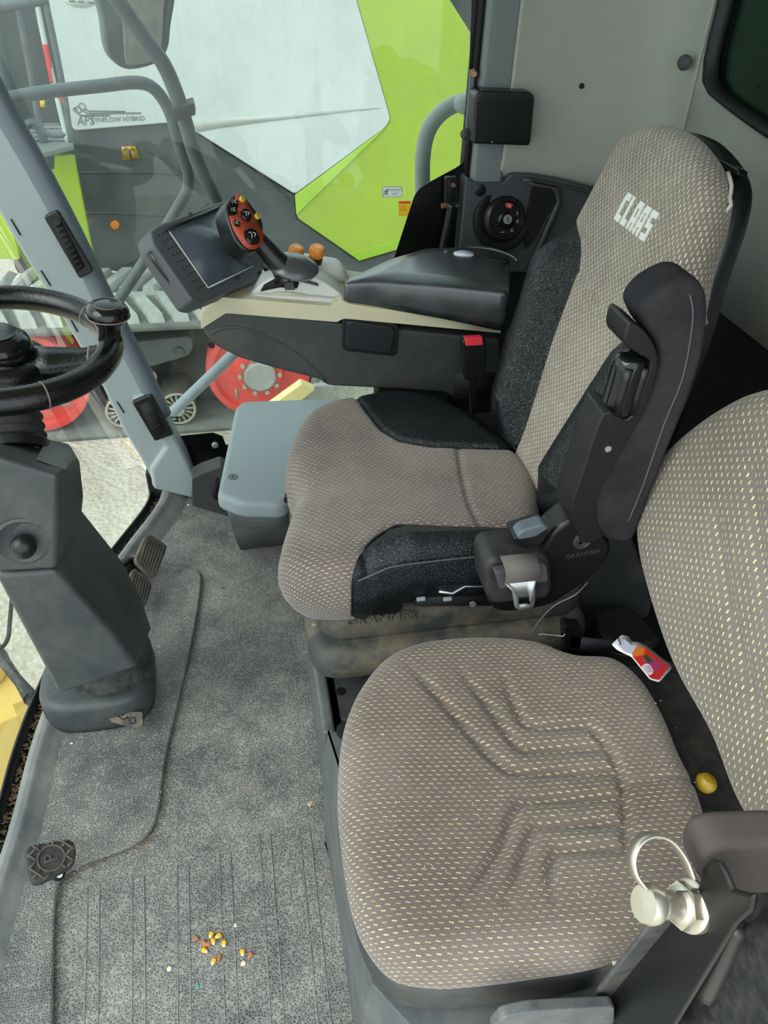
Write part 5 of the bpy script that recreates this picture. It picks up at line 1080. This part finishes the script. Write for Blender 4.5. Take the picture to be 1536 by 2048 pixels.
up2 = [p*1.0 for p in sect(hy(-14, 1148, yN-0.006), hy(114, 1139, yN-0.006), hy(159, 1063, 1.075), (-0.02, 0.085, 0.03), (0.0, 0.18, 0.03))]
tp = [hy(-30, 905, 0.965), hy(118, 950, 0.965), hy(158, 915, 1.06), hy(142, 886, 1.14), hy(20, 862, 1.15)]
hpx = [(a*0.5+b*0.5) for a, b in zip(up2, tp)]
hpx[2] = hpx[2]+np.array((0.006, 0, 0))
loft('upper_housing', [up2, hpx, tp], COLUMN, sc, bevel=0.009, seg=3)
ftp = Fr(tp[1], unit(tp[1]-tp[0]), unit(np.cross(unit(np.cross(tp[1]-tp[0], tp[3]-tp[1])), tp[1]-tp[0])))
prism('cover_flap', rounded(ftp.pxs([(72, 918), (92, 880), (146, 905), (132, 940)]), 0.005), ftp, -0.001, 0.0014, plastic('flap', (84, 88, 92), 0.4, 0.2, 800), sc, bevel=0.001)
lathe('peg_hole', [(0.004, 0), (0.004, 0.0012), (0, 0.0012)], ftp.w(*ftp.px(74, 895), 0.0), ftp.n, BLACKM, sc, 12)
fkn = FY(0.952)
ka = hy(45, 1083, 0.952)
ds_ = lathe('adjuster_dish', [(0.040, -0.004), (0.040, 0.001), (0.036, 0.003), (0.030, -0.001), (0.018, -0.003), (0, -0.003)], ka, (0.15, -1, 0.10), COLUMN, sc, 36)
lathe('adjuster_knob', [(0.012, -0.004), (0.0165, 0.004), (0.0185, 0.012), (0.0165, 0.022), (0.009, 0.028), (0, 0.030)], ka+np.array((0.002, 0, -0.002)), (0.15, -1, 0.2), BLACK, sc, 28)
W = hz(-5, 690, 0.735); wn = unit((0.10, -0.05, 1.0))
b0 = hy(22, 895, 1.09); b1 = W-wn*0.03; nb_ = 9; P = []; Rr = []
for k in range(nb_*4+1):
    t = k/(nb_*4); P.append(b0+(b1-b0)*t); Rr.append((0.052-0.010*t)+0.0035*math.cos(2*math.pi*k/4))
tube('bellows', P, 0.05, RUBBER, sc, 28, radii=Rr)
lathe('bellows_collar', [(0.056, -0.012), (0.058, 0.002), (0.054, 0.006), (0.050, 0.006), (0, 0.006)], b0, unit(b1-b0), BLACK, sc, 32)
# tilt pedal on the column foot
tp_ = thing('tilt_pedal', hz(240, 1452, 0.02), 'small dusty black foot pedal at the base of the steering column', 'pedal')
fpz = Fr(hz(245, 1440, 0.045), unit((1, -0.12, -0.03)), unit((0.1, 0.9, 0.42)))
prism('pad', rounded(fpz.pxs([(212, 1424), (285, 1422), (286, 1452), (270, 1455), (222, 1444)]), 0.004), fpz, -0.008, 0.0, plastic('dusty pedal pad', (70, 66, 62), 0.6, 0.3, 300, dirt=0.8, dcol=(140, 128, 114), dscale=40), tp_, bevel=0.003)
tube('pedal_arm', [hz(196, 1436, 0.035), hz(205, 1424, 0.045), hz(222, 1420, 0.05), hz(250, 1428, 0.045)], 0.008, BLACK, tp_, 10, sm=3)
lathe('roller_ball', [(0.002, -0.008), (0.008, -0.004), (0.009, 0.001), (0.006, 0.006), (0, 0.008)], hz(206, 1446, 0.022), (0, 0, 1), RUST, tp_, 16)
tube('arrow_mark', [fpz.w(*fpz.px(*p), 0.0005) for p in ((236, 1432), (246, 1440), (256, 1434))], 0.0012, BLACK, tp_, 5)
tube('square_mark', [fpz.w(*p, 0.0005) for p in resample(fpz.pxs([(258, 1436), (270, 1435), (271, 1446), (260, 1447)]), 16)], 0.0010, BLACK, tp_, 5, True)

sw = thing('steering_wheel', W, 'black leather steering wheel with spinner knob', 'steering wheel')
fw = Fr(W, unit(np.cross((0, 1.0, 0), wn)), unit(np.cross(wn, np.cross((0, 1.0, 0), wn))), wn)
RW = 0.168
rimp = lambda a, h=0.0: fw.w(RW*math.cos(a), RW*math.sin(a), h)
tube('rim', [rimp(a) for a in np.linspace(0, 2*math.pi, 72, endpoint=False)], 0.0205, WHEELL, sw, 18, True)
for a in (-1.02, 0.72, 1.9, -2.2, 2.9): tube('rim_joint', [rimp(a-0.006), rimp(a+0.006)], 0.0211, plastic('joint line', (120, 112, 102), 0.6), sw, 18)
lathe('hub', [(0.075, -0.045), (0.078, -0.02), (0.070, 0.0), (0.060, 0.006), (0, 0.008)], W-wn*0.02, wn, WHEELL, sw, 36)
lathe('hub_cap', [(0.050, 0.0), (0.052, 0.010), (0.046, 0.026), (0.030, 0.036), (0, 0.038)], W-wn*0.014, wn, BLACKG, sw, 36)
lathe('cap_ring', [(0.030, 0.0), (0.031, 0.0010), (0.029, 0.0012), (0, 0.0012)], W+wn*0.0222, wn, BLACKG, sw, 30)
for a in (0.0, 2.2, -2.2):
    d = np.array([math.cos(a), math.sin(a)])
    sp_ = tube('spoke', [fw.w(*(d*r), h) for r, h in ((0.04, -0.035), (0.08, -0.030), (0.13, -0.022), (0.150, -0.012), (0.168, -0.004))], 0.02, WHEELL, sw, 16, radii=[0.040, 0.034, 0.026, 0.022, 0.018], flat=0.75)
    tube('spoke_joint', [fw.w(*(d*r), -0.020) for r in (0.133, 0.137)], 0.0275, plastic('spoke joint', (110, 104, 96), 0.6), sp_, 16, flat=0.76)
ka_ = math.atan2(*(lambda q: (q[1], q[0]))(np.array(fw.px(216, 690, 0.0))))
kb = rimp(ka_, 0.012)
kn = lathe('spinner_knob', [(0.020, 0.0), (0.0185, 0.012), (0.022, 0.026), (0.030, 0.036), (0.0335, 0.042), (0.0330, 0.049), (0.028, 0.057), (0.021, 0.060), (0, 0.0605)], kb, wn, BLACKG, sw, 36)
tube('knob_seam', [kb+fw.e1*0.0334*math.cos(a)+fw.e2*0.0334*math.sin(a)+wn*0.041 for a in np.linspace(0, 2*math.pi, 36, endpoint=False)], 0.0010, plastic('dust line', (130, 118, 104), 0.8), kn, 6, True)
tube('knob_ring', [kb+fw.e1*0.021*math.cos(a)+fw.e2*0.021*math.sin(a)+wn*0.0602 for a in np.linspace(0, 2*math.pi, 32, endpoint=False)], 0.0008, plastic('knob ring grey', (96, 98, 100), 0.4), kn, 6, True)

# ------------------------------------------------------------------ pedals
nP = unit((0.62, -0.42, 0.66)); e1p = unit((0.50, 0.86, 0.08)); e1p = unit(e1p-nP*(e1p@nP)); e2p = np.cross(nP, e1p)
for i, (quad, yy, lab) in enumerate((([(290, 1074), (302, 1068), (334, 1090), (334, 1100), (313, 1150), (304, 1156), (274, 1126), (272, 1116)], 1.42, 'ribbed brake pedal pad standing further from the column, near the storage box'), ([(264, 1143), (272, 1136), (304, 1166), (304, 1174), (292, 1212), (284, 1216), (254, 1186), (253, 1176)], 1.33, 'ribbed brake pedal pad half hidden behind the steering column'))):
    cq = np.mean(quad, 0); fpe = Fr(hy(*cq, yy), e1p, e2p, nP)
    pdl = thing('brake_pedal', hy(cq[0], cq[1]+30, yy), lab, 'pedal', 'pair of brake pedals')
    q2 = fpe.pxs(quad); pad = prism('pad', rounded(q2, 0.004), fpe, -0.014, 0.0, PEDAL, pdl, bevel=0.003)
    a, b, c_, d = (np.array(q2[k]) for k in (0, 2, 4, 6))
    for k in range(7):
        t = (k+0.8)/7.6; p0 = a+(b-a)*t; p1 = d+(c_-d)*t; m = (p0+p1)/2; p0 = m+(p0-m)*0.9; p1 = m+(p1-m)*0.9
        tube('pad_rib', [fpe.w(*p0, 0.0005), fpe.w(*p1, 0.0005)], 0.0022, PEDAL, pad, 6)
    tube('pedal_arm', [fpe.w(0, 0, -0.014), fpe.w(0, 0, -0.04)+np.array((-0.03, 0, 0.01)), hz(240, 1165, 0.05)+np.array((-0.03, 0.05*i, 0))], 0.010, BLACK, pdl, 10, sm=3)
lnk = thing('pedal_linkage', hz(250, 1160, 0.03), 'black pedal bearing with steel bolt between brake pedals and windscreen', 'linkage')
tube('bracket', [hy(236, 1165, 1.40), hy(252, 1140, 1.42), hy(272, 1130, 1.44), hy(300, 1142, 1.45)], 0.014, BLACK, lnk, 10, sm=3)
lathe('bolt', [(0.007, 0), (0.007, 0.008), (0.004, 0.012), (0, 0.012)], hy(250, 1152, 1.36), (0.3, -0.6, 0.7), STEEL, lnk, 6)
tube('steel_link', [hy(242, 1166, 1.36), hy(258, 1155, 1.36)], 0.003, STEEL, lnk, 8)
# parking brake pedal with diamond tread
nQ = unit((0.30, -0.15, 0.94)); e1q = unit((0.95, 0.2, -0.27)); e1q = unit(e1q-nQ*(e1q@nQ)); fq2 = Fr(hz(102, 1715, 0.085), e1q, np.cross(nQ, e1q), nQ)
pk_ = thing('parking_pedal', hz(115, 1735, 0.011), 'black parking brake pedal with diamond tread and raised letter P', 'pedal')
qpx = [(50, 1702), (56, 1692), (72, 1687), (138, 1677), (148, 1684), (153, 1700), (150, 1722), (142, 1732), (84, 1764), (68, 1766), (60, 1758)]
q2 = rounded(fq2.pxs(qpx), 0.008); pdp = prism('pad', q2, fq2, -0.018, 0.0, RUBBER, pk_, bevel=0.004)
c2 = np.mean(fq2.pxs(qpx), 0); poly = [tuple(c2+(np.array(p)-c2)*0.96) for p in q2]
for ang in (0.75, -0.75):
    d = np.array((math.cos(ang), math.sin(ang))); nn = np.array((-d[1], d[0]))
    for k in range(-4, 5):
        base = c2+nn*k*0.0145; run = []
        for s in np.linspace(-0.09, 0.09, 91):
            p = base+d*s; ok = inside(np.array([p]), poly)[0] and np.linalg.norm(p-c2) > 0.021
            if ok: run.append(p)
            if (not ok or s == 0.09) and run:
                if len(run) > 3: tube('tread_rib', [fq2.w(*run[0], 0.001), fq2.w(*run[-1], 0.001)], 0.0018, PEDAL, pdp, 6)
                run = []
tube('letter_ring', [fq2.w(c2[0]+0.020*math.cos(a), c2[1]+0.020*math.sin(a), 0.001) for a in np.linspace(0, 2*math.pi, 30, endpoint=False)], 0.0018, PEDAL, pdp, 6, True)
text('letter', 'P', fq2, c2[0], c2[1], 0.030, PEDAL, pdp, h=0.001, ext=0.0022, ang=1.75)
tube('pedal_arm', [fq2.w(c2[0], c2[1], -0.018), fq2.w(c2[0], c2[1], -0.04), hz(118, 1748, 0.013)], 0.012, BLACK, pk_, 10)
lathe('pedal_bolt', [(0.005, 0), (0.005, 0.005), (0, 0.005)], hz(119, 1747, 0.05), (0.2, -0.8, 0.5), STEEL, pk_, 10)

# ------------------------------------------------------------------ small loose things
def kernel_mesh(name, m):
    V = []; F = []; n = 10; prof = [(0.0, 0.0), (0.10, 0.0022), (0.35, 0.0036), (0.7, 0.0046), (0.92, 0.0036), (1.0, 0.0012)]
    for t, r in prof:
        for k in range(n):
            a = 2*math.pi*k/n; V.append((0.0115*t-0.006, r*math.cos(a), 0.0022+0.55*r*math.sin(a)))
    for i in range(len(prof)-1):
        for k in range(n): F.append((i*n+k, i*n+(k+1) % n, (i+1)*n+(k+1) % n, (i+1)*n+k))
    F.append(tuple(range((len(prof)-1)*n, len(prof)*n)))
    me = bpy.data.meshes.new(name); me.from_pydata(V, [], F); me.materials.append(m); me.shade_smooth(); return me
kmY, kmR = kernel_mesh('corn_kernel', CORN), kernel_mesh('corn_kernel_brown', CORNR)
kern = [(391, 1879, kmR, 0.6, 'dark kernel at the left tip of the corn cluster'), (409, 1888, kmR, 1.9, 'reddish brown kernel in the middle of the corn cluster'), (416, 1889, kmR, 0.2, 'brown kernel touching the reddish one in the corn cluster'), (423, 1871, kmY, 1.2, 'thin yellow kernel on edge at the top of the corn cluster'),
        (437, 1873, kmY, 0.4, 'bright yellow kernel at the top right of the corn cluster'), (427, 1884, kmY, 1.7, 'upright golden kernel in the middle of the corn cluster'), (449, 1888, kmY, 1.5, 'yellow kernel lying right of the corn cluster'), (410, 1902, kmY, 2.4, 'pale kernel at the bottom of the corn cluster'),
        (428, 1924, kmY, 1.1, 'golden kernel below the corn cluster with a dark one touching it'), (439, 1916, kmR, 1.2, 'dark red kernel below the corn cluster'), (486, 1906, kmY, 1.6, 'yellow kernel lying apart to the right on the mat'), (501, 1912, kmR, 0.9, 'narrow orange kernel lying apart at far right on the mat')]
for x, y, me, a, lab in kern:
    o = bpy.data.objects.new('corn_kernel', me); C.objects.link(o); o.location = hz(x, y, 0.0005); o.rotation_euler = (random.uniform(-0.3, 0.3), 0.0, a); tag(o, lab, 'corn kernel', 'spilled corn kernels on the floor mat')
    o.scale = (0.95, 0.95, 1)
def chip(name, p, size, m, lab, cat, rz=0.0):
    V = [(-0.5, -0.5, 0), (0.5, -0.35, 0), (0.55, 0.4, 0), (-0.35, 0.5, 0), (-0.35, -0.3, 0.35), (0.3, -0.2, 0.45), (0.35, 0.25, 0.3), (-0.2, 0.3, 0.4)]
    V = [np.array(v)*np.array(size) for v in V]; c, s = math.cos(rz), math.sin(rz)
    V = [np.array((v[0]*c-v[1]*s, v[0]*s+v[1]*c, v[2]))+p for v in V]
    F = [(0, 3, 2, 1), (4, 5, 6, 7), (0, 1, 5, 4), (1, 2, 6, 5), (2, 3, 7, 6), (3, 0, 4, 7)]
    return tag(mesh(name, V, F, m, None, bevel=0.0006), lab, cat)
PALE = plastic('pale kernel tip', (224, 206, 170), 0.6)
for x, y, lab in ((339, 1938, 'round pale kernel tip left of the corn spill'), (487, 1927, 'round pale kernel tip below the right-hand kernels')):
    tag(lathe('kernel_tip', [(0.003, 0), (0.0042, 0.001), (0.003, 0.003), (0, 0.0034)], hz(x, y, 0.0), (0, 0, 1), PALE, None, 12), lab, 'corn kernel')
chip('blue_scrap', hz(395, 1971, 0.0), (0.004, 0.013, 0.003), BLUEST, 'small blue plastic scrap below the corn spill', 'scrap', 0.25)
zc2 = 0.447
def seat_z(x, y):
    p = f2.px(x, y); return 0.445+float(h2([p])[0])+0.0005
o = bpy.data.objects.new('corn_kernel', kmY); C.objects.link(o); o.location = hz(1080, 1443, seat_z(1080, 1443)); o.rotation_euler = (0.2, 0, 2.9); tag(o, 'single yellow kernel lying on the passenger seat cushion', 'corn kernel')
chip('chaff_flake', hz(1121, 1487, seat_z(1121, 1487)), (0.009, 0.007, 0.005), plastic('chaff', (205, 190, 172), 0.8), 'pale crumpled chaff flake on the passenger seat cushion', 'chaff', 0.6)
chip('chaff_flake', hz(1229, 1926, 0.40), (0.007, 0.005, 0.004), plastic('chaff pale', (222, 214, 196), 0.8), 'tiny white flake on the rim below the passenger cushion', 'chaff')
chip('clay_crumb', hz(651, 1324, 0.212), (0.010, 0.010, 0.008), plastic('clay', (150, 116, 98), 0.95), 'brown clay crumb on the plinth beside the passenger seat', 'crumb')
chip('clay_crumb', hz(628, 1249, 0.332), (0.010, 0.008, 0.005), plastic('clay light', (160, 138, 110), 0.95), 'tan crumb on the corner of the dusty seat base', 'crumb')
chip('grit', hz(358, 1142, 0.012), (0.007, 0.006, 0.006), plastic('grit', (110, 106, 98), 0.9), 'grey grit crumb on the mat right of the brake pedals', 'crumb')
chip('grit', hz(446, 1176, 0.0), (0.006, 0.006, 0.005), plastic('grit dark', (96, 92, 86), 0.9), 'dark grit crumb on the mat below the storage box', 'crumb')
chip('white_chip', hz(377, 1010, 0.0), (0.008, 0.008, 0.006), LOGOW, 'white chip at the foot of the front pillar', 'crumb')
chip('white_chip', hz(143, 1487, 0.012), (0.007, 0.005, 0.004), LOGOW, 'white chip on the mat in front of the steering column', 'crumb')
chip('straw_bit', hz(620, 1608, 0.0), (0.013, 0.009, 0.003), plastic('straw', (190, 172, 130), 0.9), 'straw coloured scrap on the mat beside the passenger seat base', 'scrap', 0.8)
chip('white_chip', hz(470, 1851, 0.0), (0.006, 0.008, 0.003), LOGOW, 'white chip above the right-hand kernels on the mat', 'crumb')
# uncountable crumbs: chaff over the mat and dirt in the windscreen gutter
def crumbs(name, pts, m, lab, cat, smin, smax):
    V = []; F = []
    for p in pts:
        s = random.uniform(smin, smax); a = random.uniform(0, 6.28); b = len(V); L = random.uniform(0.8, 2.4)
        for dx, dy, dz in ((-L, 0, 0), (0, -0.7, 0), (L, 0, 0), (0, 0.7, 0), (0, 0, 0.8)):
            V.append((p[0]+s*(dx*math.cos(a)-dy*math.sin(a)), p[1]+s*(dx*math.sin(a)+dy*math.cos(a)), p[2]+s*dz))
        F += [(b, b+1, b+4), (b+1, b+2, b+4), (b+2, b+3, b+4), (b+3, b, b+4), (b+3, b+2, b+1, b)]
    return tag(mesh(name, V, F, m, None, smooth=False), lab, cat, None, 'stuff')
pts = []
for k in range(200):
    x, y = random.uniform(110, 640), random.uniform(1150, 2040); e = np.interp(y, [1150, 1480, 1620, 1700, 1790, 2048], [402, 338, 316, 240, 112, 105])
    if x > 640 - (2048-y)*0.0 - 20 or x > 610+(y-1450)*0.12: continue
    pts.append(hz(x, y, 0.012 if x < e else 0.0005))
crumbs('mat_chaff', pts, plastic('fine chaff', (214, 206, 186), 0.9), 'fine pale chaff scattered over the floor mat', 'chaff', 0.0006, 0.0014)
pts = []
for k in range(900):
    i = random.uniform(4, len(FR2)-8); a = int(i); p = FR2[a]*(1-(i-a))+FR2[a+1]*(i-a); pts.append((p[0]+random.uniform(-0.004, 0.012), p[1]+random.uniform(-0.01, 0.01), 0.006+random.uniform(0, 0.004)))
crumbs('gutter_dirt', pts, DEBRIS, 'brown crop dirt along the windscreen seal', 'dirt', 0.0012, 0.0034)
pts = []
for k in range(420):
    t = random.random()**0.8; j = t*(len(E3)-1); a = int(min(j, len(E3)-2)); p = np.array(E3[a])*(1-(j-a))+np.array(E3[a+1])*(j-a); pts.append((p[0]+0.002+abs(random.gauss(0, 0.006)), p[1]-abs(random.gauss(0, 0.003)), 0.0004))
crumbs('step_dirt', pts, DEBRIS, 'brown dirt lying along the step of the floor mat', 'dirt', 0.0005, 0.0016)
pts = []
for k in range(160):
    x, y = random.uniform(700, 1400), random.uniform(1320, 1880); p = f2.px(x, y)
    if inside(np.array([p]), [tuple(q) for q in out2])[0]: pts.append((p[0], p[1], 0.4455+float(h2([p])[0])))
crumbs('seat_chaff', pts, plastic('seat chaff', (214, 204, 186), 0.9), 'specks of pale chaff on the passenger seat cloth', 'chaff', 0.0005, 0.0011)
# jar-shaped air freshener card
fcard = Fr(hz(1285, 1318, 0.43), unit((0.86, -0.42, -0.28)), unit((0.35, 0.9, 0.25)))
ac = thing('air_freshener', hz(1285, 1330, 0.40), 'jar shaped card air freshener with red label beside the passenger seat', 'air freshener')
S3 = lambda L: [(a/3.097+1040, b/3.097+1200) for a, b in L]
prism('card', rounded(fcard.pxs(S3([(565, 300), (640, 238), (690, 240), (700, 270), (740, 268), (800, 285), (945, 380), (945, 400), (850, 490), (790, 480), (690, 360), (600, 330)])), 0.003), fcard, -0.0012, 0.0, plastic('white card', (236, 234, 236), 0.5), ac)
prism('jar_glass', fcard.pxs(S3([(600, 300), (655, 262), (700, 295), (735, 290), (690, 345), (640, 335)])), fcard, 0.0, 0.0004, plastic('jar print', (196, 200, 220), 0.5), ac, smooth=False)
prism('red_print', rounded(fcard.pxs(S3([(735, 290), (790, 300), (930, 390), (850, 478), (795, 475), (690, 355)])), 0.003), fcard, 0.0, 0.0004, plastic('red label print', (206, 50, 40), 0.5), ac, smooth=False)
prism('orange_print', fcard.pxs(S3([(735, 292), (785, 302), (770, 340), (705, 360), (690, 345)])), fcard, 0.0004, 0.0006, plastic('orange print area', (226, 120, 44), 0.5), ac, smooth=False)
prism('fruit_print', fcard.pxs(S3([(770, 345), (830, 350), (890, 385), (860, 420), (800, 425), (760, 380)])), fcard, 0.0004, 0.0007, plastic('purple print', (176, 60, 110), 0.5), ac, smooth=False)
prism('leaf_print', fcard.pxs(S3([(765, 350), (790, 340), (830, 372), (790, 390)])), fcard, 0.0007, 0.0009, plastic('dark green print', (50, 80, 40), 0.5), ac, smooth=False)
prism('pale_patch', [tuple(p) for p in smooth2(fcard.pxs(S3([(745, 410), (790, 390), (818, 430), (790, 458), (760, 440)])), 3)], fcard, 0.0004, 0.0008, plastic('pale lilac print', (232, 214, 232), 0.5), ac, smooth=False)
for k in range(3): tube('print_line', [fcard.w(*fcard.px(*S3([(762+k*8, 412+k*12)])[0]), 0.001), fcard.w(*fcard.px(*S3([(796+k*6, 408+k*12)])[0]), 0.001)], 0.0006, GREYI, ac, 5)
tube('string', [fcard.w(*fcard.px(*S3([p])[0]), 0.002) for p in ((622, 300), (612, 280), (610, 255))], 0.0008, BLACKI, ac, 5)
